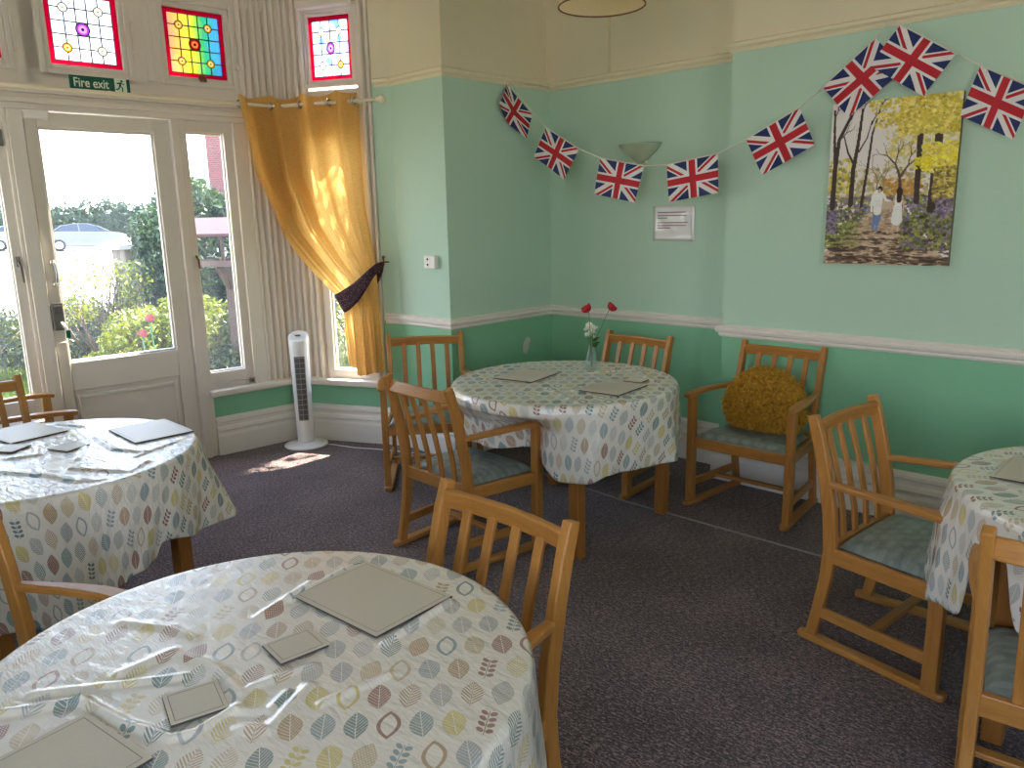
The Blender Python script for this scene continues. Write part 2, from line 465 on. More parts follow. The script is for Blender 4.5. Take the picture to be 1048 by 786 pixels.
# ---------------------------------------------------------------- floor, walls, ceiling
def ext_outline(off):
    """room outline, offset outward by off"""
    return [(-5.9, YS-.3), (XE+.3, YS-.3), (XE+.3, yB+.3), (-5.9, yB+.3)]
inner = [(PL.x, PL.y), (PLe.x, PLe.y), (xR, PLe.y), (xR, YS), (XE, YS), (XE, yR), (XS, yR), (XS, yB), (xR, yB), (xR, yC), (xC, yC), (P0.x, P0.y)]
def offset_poly(poly, d):
    n = len(poly); res = []
    for i in range(n):
        p0, p1, p2 = (Vector(poly[(i+k) % n]) for k in (-1, 0, 1))
        a = (p1-p0).normalized(); b = (p2-p1).normalized()
        na = Vector((a.y, -a.x)); nb = Vector((b.y, -b.x))
        q = (na+nb)/(1+na.dot(nb))
        res.append(tuple(p1+q*d))
    return res
fl = MB(); fl.prism(offset_poly(inner, .10), -.12, 0)
struct(fl.build('floor', M_carpet))
ce = MB(); ce.prism(offset_poly(inner, .10), HC, HC+.1)
struct(ce.build('ceiling', M_ceil))
TH = .11
def slab(name, a, b, z0, z1, nrm, mat=M_wall, th=TH):
    m = MB(); a = Vector((a[0], a[1], 0)); b = Vector((b[0], b[1], 0)); n = Vector((nrm[0], nrm[1], 0))*th
    m.loft([[a+Vector((0, 0, z)), b+Vector((0, 0, z)), b+n+Vector((0, 0, z)), a+n+Vector((0, 0, z))] for z in (z0, z1)])
    return struct(m.build(name, mat))
def slabs(name, segs, mat=M_wall):
    m = MB()
    for a, b, z0, z1, n in segs:
        a = Vector((a[0], a[1], 0)); b = Vector((b[0], b[1], 0)); n = Vector((n[0], n[1], 0))*TH
        m.loft([[a+Vector((0, 0, z)), b+Vector((0, 0, z)), b+n+Vector((0, 0, z)), a+n+Vector((0, 0, z))] for z in (z0, z1)])
    return struct(m.build(name, mat))
slab('wall_back', (xR-TH, yB), (XS+.0, yB), 0, HC, (0, 1))
slab('wall_chimney', (XS, yR), (XE+TH, yR), 0, HC, (0, 1), th=yB-yR+TH)
slab('wall_return', (xR, yC+TH), (xR, yB), 0, HC, (-1, 0))
slab('wall_cheek', (xC-.03, yC), (xR, yC), 0, HC, (0, 1))
slab('wall_cheek_south', (PLe.x-.03, PLe.y), (xR, PLe.y), 0, HC, (0, -1))
slab('wall_west', (xR, YS), (xR, PLe.y-TH), 0, HC, (-1, 0))
# unseen south and east walls, each with an opening added for extra daylight
slabs('wall_south', [((xR-TH, YS), (-.6, YS), 0, HC, (0, -1)), ((-.6, YS), (1.4, YS), 0, .85, (0, -1)), ((-.6, YS), (1.4, YS), 2.4, HC, (0, -1)), ((1.4, YS), (XE+TH, YS), 0, HC, (0, -1))])
slabs('wall_east', [((XE, YS), (XE, .1), 0, HC, (1, 0)), ((XE, .1), (XE, 1.1), 0, .95, (1, 0)), ((XE, .1), (XE, 1.1), 2.25, HC, (1, 0)), ((XE, 1.1), (XE, yR), 0, HC, (1, 0))])
def local_struct(name, M, boxes, mat, bevel=0, extra=None):
    m = MB()
    for (s0, s1, n0, n1, z0, z1) in boxes: m.box(((s0+s1)/2, (n0+n1)/2, (z0+z1)/2), (s1-s0, n1-n0, z1-z0), M=M)
    if extra: extra(m)
    return struct(m.build(name, mat, bevel=bevel))
# low walls under the bay windows and the plain strip of the bay side
local_struct('wall_bay_front', MF, [(-.645, 0.02, 0, TH, 0, .45), (SL-.02, -1.66, 0, TH, 0, .45)], M_wall)
local_struct('wall_bay_side', MS, [(0, SW, 0, TH, 0, .45), (.745, SW, 0, TH, .45, HC)], M_wall)
local_struct('wall_bay_side_south', ML, [(0, SW, 0, TH, 0, .45), (.745, SW, 0, TH, .45, HC)], M_wall)
# boxed corner above the picture rail
bxm = MB(); bxm.bx(xR, -3.27, yB-.03, yB, ZR+.05, HC); struct(bxm.build('trim_1', M_wall))

# ---------------------------------------------------------------- mouldings swept along the walls
wpath = [P0+fd*-.645, P0, Vector((xC, yC, 0)), Vector((xR, yC, 0)), Vector((xR, yB, 0)), Vector((XS, yB, 0)), Vector((XS, yR, 0)), Vector((XE, yR, 0))]
names = ['bay_front', 'bay_side', 'cheek', 'return', 'back', 'step', 'chimney']
def miter(path, i, n):
    p = path[i]
    def nr(a, b): d = (b-a).normalized(); return Vector((d.y, -d.x, 0))
    if i == 0: return p+nr(path[0], path[1])*n
    if i == len(path)-1: return p+nr(path[-2], path[-1])*n
    na, nb = nr(path[i-1], p), nr(p, path[i+1])
    return p+(na+nb)/(1+na.dot(nb))*n
def sweep(prefix, prof, mat, skip=(), start=None):
    path = list(wpath)
    for i, nm in enumerate(names):
        if nm in skip: continue
        m = MB(); ra, rb = [], []
        for n, z in prof:
            a = miter(path, i, n); b = miter(path, i+1, n)
            if start and nm in start: a = path[i]+(path[i+1]-path[i]).normalized()*start[nm]+(miter(path, i+1, n)-path[i+1]) - (path[i+1]-path[i]).normalized()*((miter(path, i+1, n)-path[i+1]).dot((path[i+1]-path[i]).normalized()))
            ra.append(a+Vector((0, 0, z))); rb.append(b+Vector((0, 0, z)))
        m.loft([ra, rb]); o = m.build(prefix+nm, mat); struct(o)
BB = [(0, 0), (.032, 0), (.032, .135), (.027, .15), (.027, .165), (.036, .175), (.030, .195), (.018, .205), (.018, .225), (.026, .235), (.024, .252), (.010, .268), (0, .270)]
sweep('baseboard_', BB, M_white2)
DR = [(0, ZDB), (.010, ZDB), (.018, ZDB+.012), (.016, ZDB+.022), (.030, ZDB+.030), (.034, ZDB+.044), (.024, ZDB+.054), (.026, ZDB+.062), (.014, ZDB+.072), (0, ZDT)]
sweep('trim_dado_', DR, M_white2, skip=('bay_front',), start={'bay_side': .765})
PR = [(0, ZR), (.008, ZR), (.016, ZR+.012), (.014, ZR+.02), (.030, ZR+.030), (.034, ZR+.045), (.022, ZR+.05), (.010, ZR+.056), (0, ZR+.058)]
sweep('trim_picture_rail_', PR, M_cream, skip=('bay_front',), start={'bay_side': .765})

# ---------------------------------------------------------------- the bay joinery
def frame_boxes(s0, s1, z0, z1, w, n0, n1):
    return [(s0-w, s0, n0, n1, z0-w, z1+w), (s1, s1+w, n0, n1, z0-w, z1+w), (s0, s1, n0, n1, z0-w, z0), (s0, s1, n0, n1, z1, z1+w)]
def flutes(M, s0, s1, z0, z1, n, depth=.022, base=0.0):
    """a run of vertical mouldings"""
    def add(m):
        prof = [(s0, TH)]
        w = (s1-s0)/n
        for k in range(n):
            a = s0+k*w; q = 1 if k % 2 == 0 else .55
            prof += [(a, base), (a+w*.14, base-depth*.55*q), (a+w*.40, base-depth*q), (a+w*.66, base-depth*.7*q), (a+w*.74, base+.012), (a+w*.92, base+.012)]
        prof += [(s1, base), (s1, TH)]
        m.prism(prof, z0, z1, 'xy', M)
    return add
DT = 2.25
# main posts and rails of the bay front
local_struct('trim_bay_front_frame', MF, [
    (-1.64, -1.562, -.03, .09, 0, DT), (-.743, -.690, -.03, .09, 0, DT),          # door jambs
    (-1.66, -1.64, -.015, .09, .45, DT), (-.690, -.645, -.015, .09, 0, DT), (-1.70, -1.66, -.03, .09, 0, .45),
    (SL, 0, -.02, .09, DT, 2.285), (SL, 0, -.045, .09, 2.285, 2.315), (SL, 0, -.03, .09, 2.315, 2.34), (SL, 0, -.055, .09, 2.34, 2.372), (SL, 0, .0, .09, 2.372, 2.47),
    (-1.505, -1.43, -.0, .09, 2.47, HC), (-.84, -.79, -.0, .09, 2.47, HC), (SL, 0, 0, .09, 2.98, HC),
    (-1.43, -.84, 0, .09, 2.45, 2.47), (-.335, -.24, -.02, .09, .45, DT), (SL, -2.04, -.02, .09, .45, DT),
    ], M_white, bevel=.004)
local_struct('trim_bay_corner', MF, [(-.245, .0, .02, TH, .45, HC)], M_white, extra=flutes(MF, -.25, -.005, .45, HC, 5, .030))
local_struct('trim_bay_corner_side', MS, [(.0, .24, .02, TH, .45, HC)], M_white, extra=flutes(MS, .005, .262, .45, HC, 5, .030))
local_struct('trim_bay_corner_south', MF, [(SL, SL+.25, 0, TH, .45, HC)], M_white)
local_struct('trim_bay_casing', MS, [(.645, .675, -.005, .09, .45, HC)], M_white, extra=flutes(MS, .675, .75, .45, HC, 2, .03))
local_struct('trim_bay_side_frame', MS, [(.262, .645, 0, .09, 2.22, 2.46), (.262, .645, -.03, .09, 2.33, 2.40), (.262, .645, 0, .09, 2.99, HC), (.24, .66, -.06, .02, 2.97, 3.02)], M_white, bevel=.004)
local_struct('trim_bay_side_south_frame', ML, [(0, .27, 0, .09, .45, HC), (.645, .75, 0, .09, .45, HC), (.27, .645, 0, .09, 2.25, 2.5), (.27, .645, 0, .09, 2.98, HC)], M_white)
cpm = MB(); cpm.prism([(P0+fd*-.06+fn*.015)[:2], (P0+fd*-.012-fn*.012)[:2], (P0+sd*.012-sn*.012)[:2], (P0+sd*.06+sn*.015)[:2], (P0+(sn+fn)*.09)[:2]], .45, HC); struct(cpm.build('trim_bay_corner_post', M_white))
# sills
local_struct('trim_sill_front', MF, [(-.672, .055, -.075, .09, .425, .47), (SL, -1.67, -.075, .09, .425, .47)], M_white, bevel=.012)
local_struct('trim_sill_side', MS, [(-.035, .765, -.075, .09, .425, .47)], M_white, bevel=.012)
local_struct('trim_sill_side_south', ML, [(0, .765, -.075, .09, .425, .47)], M_white, bevel=.012)

PORTALS = []
def portal(M, s0, s1, z0, z1, n=.1):
    PORTALS.append((M, s0, s1, z0, z1, n))
def pane_obj(name, M, s0, s1, z0, z1, n, mat, parent, th=.004):
    m = MB(); m.box(((s0+s1)/2, n, (z0+z1)/2), (s1-s0, th, z1-z0), M=M)
    return m.build(name, mat, parent)
def stained_pane(M, s0, s1, z0, z1, n, mat, parent):
    vs = []; uv = []
    for (a, b) in ((0, 0), (1, 0), (1, 1), (0, 1)):
        vs.append(M @ Vector((s0+(s1-s0)*a, n, z0+(z1-z0)*b))); uv.append((a, b))
    o = mesh_obj('stained_glass', vs, [(0, 1, 2, 3)], mat, parent, uv=uv)
    md = o.modifiers.new('thickness', 'SOLIDIFY'); md.thickness = .004; md.offset = 0
    return o
wn_ = [0]
def casement(M, s0, s1, z0, z1, w=.04, wb=.075, nn=.035, glass=True, wl=None, wr=None):
    wn_[0] += 1
    wl = w if wl is None else wl; wr = w if wr is None else wr
    m = MB()
    bs = [(s0-wl, s0, .005, .06, z0-wb, z1+w), (s1, s1+wr, .005, .06, z0-wb, z1+w), (s0, s1, .005, .06, z0-wb, z0), (s0, s1, .005, .06, z1, z1+w)]
    bs += [(s0, s0+.008, .03, .055, z0, z1), (s1-.008, s1, .03, .055, z0, z1), (s0, s1, .03, .055, z0, z0+.01), (s0, s1, .03, .055, z1-.01, z1)]
    for (a, b, c, d, e, f) in bs: m.box(((a+b)/2, (c+d)/2, (e+f)/2), (b-a, d-c, f-e), M=M)
    fr = struct(m.build('window_%d' % wn_[0], M_white, bevel=.004))
    if glass: pane_obj('pane', M, s0, s1, z0, z1, .045, M_glass, fr)
    portal(M, s0, s1, z0, z1)
    return fr
w1 = casement(MF, -.640, -.392, .583, 2.176, w=.076, wl=.05, wr=.06, wb=.116)
# its catch and stay
m = MB(); m.box((-.665, -.004, 1.385), (.016, .012, .05), M=MF); m.bar([MF @ Vector((-.665, -.014, 1.385)), MF @ Vector((-.655, -.03, 1.36)), MF @ Vector((-.650, -.028, 1.30))], .014, .010); m.build('catch', M_brass, w1, bevel=.002)
m = MB(); m.tube([MF @ Vector((-.62, -.012, .50)), MF @ Vector((-.48, -.018, .515)), MF @ Vector((-.37, -.014, .50)), MF @ Vector((-.34, -.025, .515))], .004, 8); m.box((-.36, -.008, .497), (.03, .016, .03), M=MF); m.build('stay', M_chrome, w1)
w2 = casement(MF, -1.985, -1.71, .583, 2.176, w=.076, wl=.06, wr=.06, wb=.116)
m = MB(); m.box((-1.685, -.004, 1.40), (.022, .012, .06), M=MF); m.bar([MF @ Vector((-1.685, -.014, 1.40)), MF @ Vector((-1.68, -.03, 1.37)), MF @ Vector((-1.675, -.028, 1.28))], .016, .010); m.build('catch', M_steel, w2, bevel=.002)
m = MB(); m.box((-1.685, -.004, 2.09), (.03, .014, .09), M=MF); m.build('hinge', M_steel, w2, bevel=.002)
w3 = casement(MS, .318, .60, .53, 2.16, w=.07, wl=.055, wr=.045, wb=.065)
w4 = casement(ML, .318, .60, .53, 2.16, wl=.05, wr=.045)
M_sgc, M_sgr, M_sgs = stained('clear_leaded_glass', 'clear'), stained('rainbow_leaded_glass', 'rainbow'), stained('lilac_leaded_glass', 'side')
def toplight(M, s0, s1, z0, z1, mat, w=.03):
    wn_[0] += 1
    m = MB()
    bs = frame_boxes(s0, s1, z0, z1, w, .01, .06)+frame_boxes(s0-w, s1+w, z0-w, z1+w, .028, -.005, .045)
    for (a, b, c, d, e, f) in bs: m.box(((a+b)/2, (c+d)/2, (e+f)/2), (b-a, d-c, f-e), M=M)
    fr = struct(m.build('window_%d' % wn_[0], M_white, bevel=.004))
    stained_pane(M, s0, s1, z0, z1, .035, mat, fr)
    portal(M, s0, s1, z0, z1)
    return fr
t1 = toplight(MF, -1.368, -.974, 2.519, 2.935, M_sgc)
t2 = toplight(MF, -.706, -.320, 2.518, 2.928, M_sgr)
m = MB(); m.box((-.50, -.005, 2.515), (.04, .03, .02), M=MF); m.tube([MF @ Vector((-.52, -.015, 2.50)), MF @ Vector((-.48, -.015, 2.50))], .009, 8); m.build('catch', M_brass, t2)
for tt, s in ((t1, -.905), (t2, -.262)):
    m = MB(); m.box((s, -.008, 2.72), (.014, .016, .16), M=MF); m.box((s, -.014, 2.60), (.02, .02, .03), M=MF); m.build('stay', M_white, tt, bevel=.003)
t0 = toplight(MF, -2.02, -1.61, 2.519, 2.935, M_sgc)
m = MB(); m.box((-1.545, -.008, 2.66), (.014, .016, .2), M=MF); m.build('stay', M_white, t0, bevel=.003)
t3 = toplight(MS, .28, .597, 2.526, 2.93, M_sgs, w=.02)
t4 = toplight(ML, .28, .597, 2.526, 2.93, M_sgc, w=.02)
# fillers above/between the top lights
local_struct('trim_bay_top', MF, [(-.79, -.764, .0, .09, 2.44, 2.99), (-.262, -.25, 0, .09, 2.44, 2.99), (-1.505, -1.426, 0, .09, 2.40, 2.99), (-.916, -.84, 0, .09, 2.40, 2.99), (-1.552, -1.505, 0, .09, 2.44, 2.99), (-1.43, -.916, 0, .09, 2.44, 2.461), (SL, -2.05, 0, .09, 2.44, 2.99)], M_white)

# the glazed door
dm = MB()
S0, S1, G0, G1 = -1.556, -.748, -1.491, -.848
for b in [(S0, G0, 0, .045, .012, 2.243), (G1, S1, 0, .045, .012, 2.243), (G0, G1, 0, .045, 2.158, 2.243), (G0, G1, 0, .045, .60, .777), (G0, G1, 0, .045, .012, .22), (G0, G1, .018, .04, .22, .60)]:
    dm.box(((b[0]+b[1])/2, (b[2]+b[3])/2, (b[4]+b[5])/2), (b[1]-b[0], b[3]-b[2], b[5]-b[4]), M=MF)
for b in frame_boxes(G0+.04, G1-.04, .24, .545, .022, .004, .03)+frame_boxes(G0+.012, G1-.012, .79, 2.146, .012, .012, .04):
    dm.box(((b[0]+b[1])/2, (b[2]+b[3])/2, (b[4]+b[5])/2), (b[1]-b[0], b[3]-b[2], b[5]-b[4]), M=MF)
door = struct(dm.build('door_1', M_white, bevel=.004))
pane_obj('pane', MF, G0, G1, .777, 2.158, .025, M_glass, door); portal(MF, G0, G1, .777, 2.158)
m = MB(); m.box((-1.495, -.03, 2.222), (.125, .055, .045), M=MF); m.build('door_closer', M_white2, door, bevel=.004)
m = MB(); hp = [(-1.512, -.003, 1.388), (-1.512, -.035, 1.395), (-1.510, -.055, 1.37), (-1.508, -.058, 1.325), (-1.508, -.05, 1.28), (-1.51, -.03, 1.258), (-1.51, -.003, 1.262)]
m.tube([MF @ Vector(p) for p in hp], [.012, .009, .008, .008, .008, .009, .012], 10); m.sphere(MF @ Vector((-1.512, -.006, 1.388)), .018); m.sphere(MF @ Vector((-1.51, -.006, 1.26)), .018); m.build('pull_handle', M_chrome, door)
m = MB(); m.box((-1.527, -.022, 1.068), (.062, .045, .165), M=MF); lk = m.build('lock_case', M_steel, door, bevel=.006)
m = MB(); m.box((-1.527, -.047, 1.11), (.04, .008, .05), M=MF); m.build('lock_plate', M_grey, lk, bevel=.002)
m = MB(); m.bar([MF @ Vector((-1.515, -.05, 1.03)), MF @ Vector((-1.505, -.075, 1.01)), MF @ Vector((-1.498, -.08, .985))], .022, .014); m.build('lock_lever', M_white2, lk, bevel=.003)
m = MB(); m.box((-1.495, -.078, .965), (.024, .02, .05), M=MF); m.build('green_grip', M_green, lk, bevel=.004)
m = MB(); m.box((-1.522, -.004, .68), (.06, .01, .46), M=MF); m.build('finger_plate', M_white, door, bevel=.004)
local_struct('trim_threshold', MF, [(-1.56, -.745, .0, .09, 0.0, .011)], M_steel)

# fire-exit sign
sg = thing('fire_exit_sign', 'green Fire exit sign with running figure above the glazed door', 'sign')
sg.matrix_world = MF @ Matrix.Translation((-1.122, -.002, 2.424)) @ Matrix.Rotation(0.0, 4, 'Y')
m = MB(); m.box((0, 0, 0), (.335, .004, .088)); m.build('board', M_green, sg)
cu = bpy.data.curves.new('txt', 'FONT'); cu.body = 'Fire exit'; cu.size = .072; cu.align_x = 'LEFT'; cu.align_y = 'CENTER'; cu.extrude = .0006; cu.offset = .0012
to = bpy.data.objects.new('txt', cu); COL.objects.link(to)
me = bpy.data.meshes.new_from_object(to.evaluated_get(bpy.context.evaluated_depsgraph_get())); bpy.data.objects.remove(to)
me.name = 'lettering'; tx = bpy.data.objects.new('lettering', me); COL.objects.link(tx); me.materials.append(M_signwhite)
tx.parent = sg; tx.rotation_euler = (PI/2, 0, 0); tx.location = (-.148, -.003, -.002); tx.scale = (.80, 1, 1)
m = MB(); m.bx(.080, .148, -.0035, -.002, -.040, .040); fig = m.build('pictogram_field', M_signwhite, sg)
m = MB()
m.lathe([(0.0001, -.0005), (.0065, -.0005), (.0065, .0005), (.0001, .0005)], 14, M=Matrix.Translation((.121, -.0042, .026)) @ Matrix.Rotation(PI/2, 4, 'X'))
for poly in ([(.106, .018), (.118, .019), (.116, -.004), (.104, -.006)], [(.108, -.004), (.116, -.004), (.128, -.014), (.124, -.020)], [(.122, -.014), (.128, -.014), (.124, -.034), (.117, -.034)],
             [(.104, -.004), (.111, -.006), (.102, -.024), (.096, -.020)], [(.102, -.018), (.100, -.025), (.084, -.026), (.084, -.020)], [(.116, .018), (.119, .012), (.134, .004), (.136, .009)], [(.107, .018), (.109, .011), (.094, .006), (.091, .013)]):
    m.prism(poly, -.0047, -.0038, 'xz')
m.build('running_figure', M_green, fig)

# ---------------------------------------------------------------- curtain pole, curtain, tieback
Nf, Ns = -.10, -.10
def cr(a):
    """point on the pole path: a<0 along the front, a>0 along the side (plan view)"""
    pf = MF @ Vector((0, Nf, 0)); ps = MS @ Vector((0, Ns, 0))
    # intersection of the two offset lines
    A = Matrix(((fd.x, -sd.x), (fd.y, -sd.y))); r = A.inverted() @ Vector((ps.x-pf.x, ps.y-pf.y))
    cf, cs_ = r[0], r[1]
    cor = pf+fd*cf
    return cor+(fd*a if a < 0 else sd*a), cf, cs_
_, CF, CS = cr(0)
ZP = 2.362
pole = thing('curtain_pole', 'cream curtain pole bent around the bay above door and windows', 'curtain pole', (0, 0, 0))
m = MB()
pts = [cr(a)[0]+Vector((0, 0, ZP)) for a in (-2.1, -1.2, -.3, -.06)]+[cr(a)[0]+Vector((0, 0, ZP)) for a in (.06, .3, .834-CS)]
m.tube(pts, .0115, 12); m.build('rod', M_cream, pole)
m = MB(); e = cr(.834-CS+.01)[0]+Vector((0, 0, ZP)); m.sphere(e+sd*.02, .026); m.sphere(e-sd*.005, .019, sc=(1, 1, 1)); m.build('finial', M_cream, pole)
for a in (-1.104-CF, -.30-.0-CF+.02, .68-CS):
    q = cr(a)[0]; nrm = fn if a < 0 else sn
    m = MB(); m.tube([q+Vector((0, 0, ZP)), q+nrm*.06+Vector((0, 0, ZP-.004)), q+nrm*.085+Vector((0, 0, ZP-.01))], [.015, .011, .012], 10)
    m.tube([q+nrm*.082+Vector((0, 0, ZP-.01)), q+nrm*.098+Vector((0, 0, ZP-.01))], .03, 14); m.build('bracket', M_cream, pole)
m = MB(); m.tube([cr(-.05)[0]+Vector((0, 0, ZP)), cr(0)[0]+Vector((0, 0, ZP)), cr(.05)[0]+Vector((0, 0, ZP))], .016, 12); m.build('elbow', M_white2, pole)

curt = thing('curtain', 'ochre yellow eyelet curtain tied back at the bay side window', 'curtain', (0, 0, 0))
NW, NV = 150, 130
# control rows in (a_left, a_right, z_left, z_right, pleat amplitude, sag)
A0 = -.335-CF                        # left end of the heading on the front run of the pole
rows = []
def c_edge(v):                       # v 0 top .. 1 bottom : left edge a and z, right edge a and z
    L = [(0, A0, 2.412), (.22, -.141-CS, 1.913), (.42, .043-CS, 1.507), (.56, .26-CS, 1.268), (.66, .435-CS, 1.09), (.70, .50-CS, 1.01), (.80, .50-CS, .85), (1, .525-CS, .60)]
    Rr = [(0, .675-CS, 2.425), (.22, .685-CS, 1.99), (.42, .70-CS, 1.68), (.56, .735-CS, 1.45), (.66, .76-CS, 1.31), (.70, .765-CS, 1.22), (.80, .765-CS, 1.0), (1, .770-CS, .55)]
    def ip(T, k):
        for p, q in zip(T, T[1:]):
            if v <= q[0]:
                t = (v-p[0])/(q[0]-p[0]); return p[k]+(q[k]-p[k])*t
        return T[-1][k]
    return ip(L, 1), ip(L, 2), ip(Rr, 1), ip(Rr, 2)
vs, uv = [], []
for j in range(NV+1):
    v = j/NV; al, zl, ar, zr_ = c_edge(v)
    for i in range(NW+1):
        t = i/NW
        g = t
        if v < .68:                                   # fullness gathers towards the left edge on the way down
            k = v/.68; g = t**(1-.25*k)
        a = al+(ar-al)*g
        z = zl+(zr_-zl)*g
        if v < .66: z += -.05*math.sin(PI*t)*math.sin(PI*v/.66)     # slight belly
        if v > .7: z += (v-.7)/.3*(-.05*math.sin(PI*t)-.02*math.sin(2*PI*t))
        ph = 2*PI*(3.5*t)+.9
        amp = .044*(1-v/.66*.55) if v < .66 else .014+.020*(v-.66)/.34
        fine = .006*math.sin(2*PI*11*t+3*v)*(v**.6)+.004*math.sin(2*PI*23*t+v*5)*v
        off = amp*math.sin(ph+(.6*v))+fine
        if v > .5: off *= (.35+.65*min(1, abs(v-.68)/.12))
        a += .012*math.cos(ph)*(1-v)
        p, _, _ = cr(a)
        # normal direction blended over the elbow
        w = min(1, max(0, (a+.10)/.20)); nrm = (fn*(1-w)+sn*w).normalized()
        lean = -.02*v if v < .68 else -.014
        vs.append(p-nrm*(off-lean*1.0)+Vector((0, 0, z+(.012*math.cos(ph) if j < 2 else 0)))); uv.append((t, v))
fs = [(j*(NW+1)+i, j*(NW+1)+i+1, (j+1)*(NW+1)+i+1, (j+1)*(NW+1)+i) for j in range(NV) for i in range(NW)]
co = mesh_obj('drape', vs, fs, M_curtain, curt, smooth=True)
# eyelets where the cloth crosses the pole
for t in (.02, .27, .52, .77, .98):
    al, zl, ar, zr_ = c_edge(.015)
    p, _, _ = cr(al+(ar-al)*t)
    d = fd if al+(ar-al)*t < 0 else sd
    m = MB(); M = Matrix.Translation(p+Vector((0, 0, ZP))) @ d.to_track_quat('Z', 'Y').to_matrix().to_4x4()
    m.lathe([(.017, -.005), (.026, -.006), (.028, 0), (.026, .006), (.017, .005), (.017, -.005)], 24, M=M); m.build('eyelet', M_chrome, curt)
# tieback
def tb(a, n, z): return cr(a-CS)[0]+sn*(-n)+Vector((0, 0, z))
tieb = thing('curtain_tieback', 'dark burgundy patterned tieback around the ochre curtain', 'tieback', (0, 0, 0))
top = [(.80, -.05, 1.325), (.76, .035, 1.30), (.70, .055, 1.245), (.62, .06, 1.18), (.54, .058, 1.135), (.46, .05, 1.095), (.415, .02, 1.085), (.43, -.025, 1.09), (.55, -.04, 1.13), (.70, -.05, 1.22), (.79, -.055, 1.32)]
bot = [(.80, -.05, 1.275), (.765, .035, 1.235), (.715, .058, 1.15), (.65, .064, 1.06), (.58, .062, 1.00), (.52, .055, .965), (.49, .02, .97), (.50, -.025, .985), (.58, -.04, 1.02), (.72, -.05, 1.12), (.79, -.055, 1.26)]
tv = [tb(*p) for p in top]+[tb(*p) for p in bot]; n = len(top)
o = mesh_obj('band', tv, [(i, i+1, n+i+1, n+i) for i in range(n-1)], M_tie, tieb, smooth=True)
md = o.modifiers.new('sub', 'SUBSURF'); md.levels = 2; md.render_levels = 2
md = o.modifiers.new('thickness', 'SOLIDIFY'); md.thickness = .006
m = MB(); m.tube([tb(.80, -.10, 1.31), tb(.80, -.06, 1.31), tb(.80, -.03, 1.315), tb(.80, -.03, 1.335)], .006, 8); m.sphere(tb(.80, -.03, 1.345), .011); m.build('hook', M_brass, tieb)

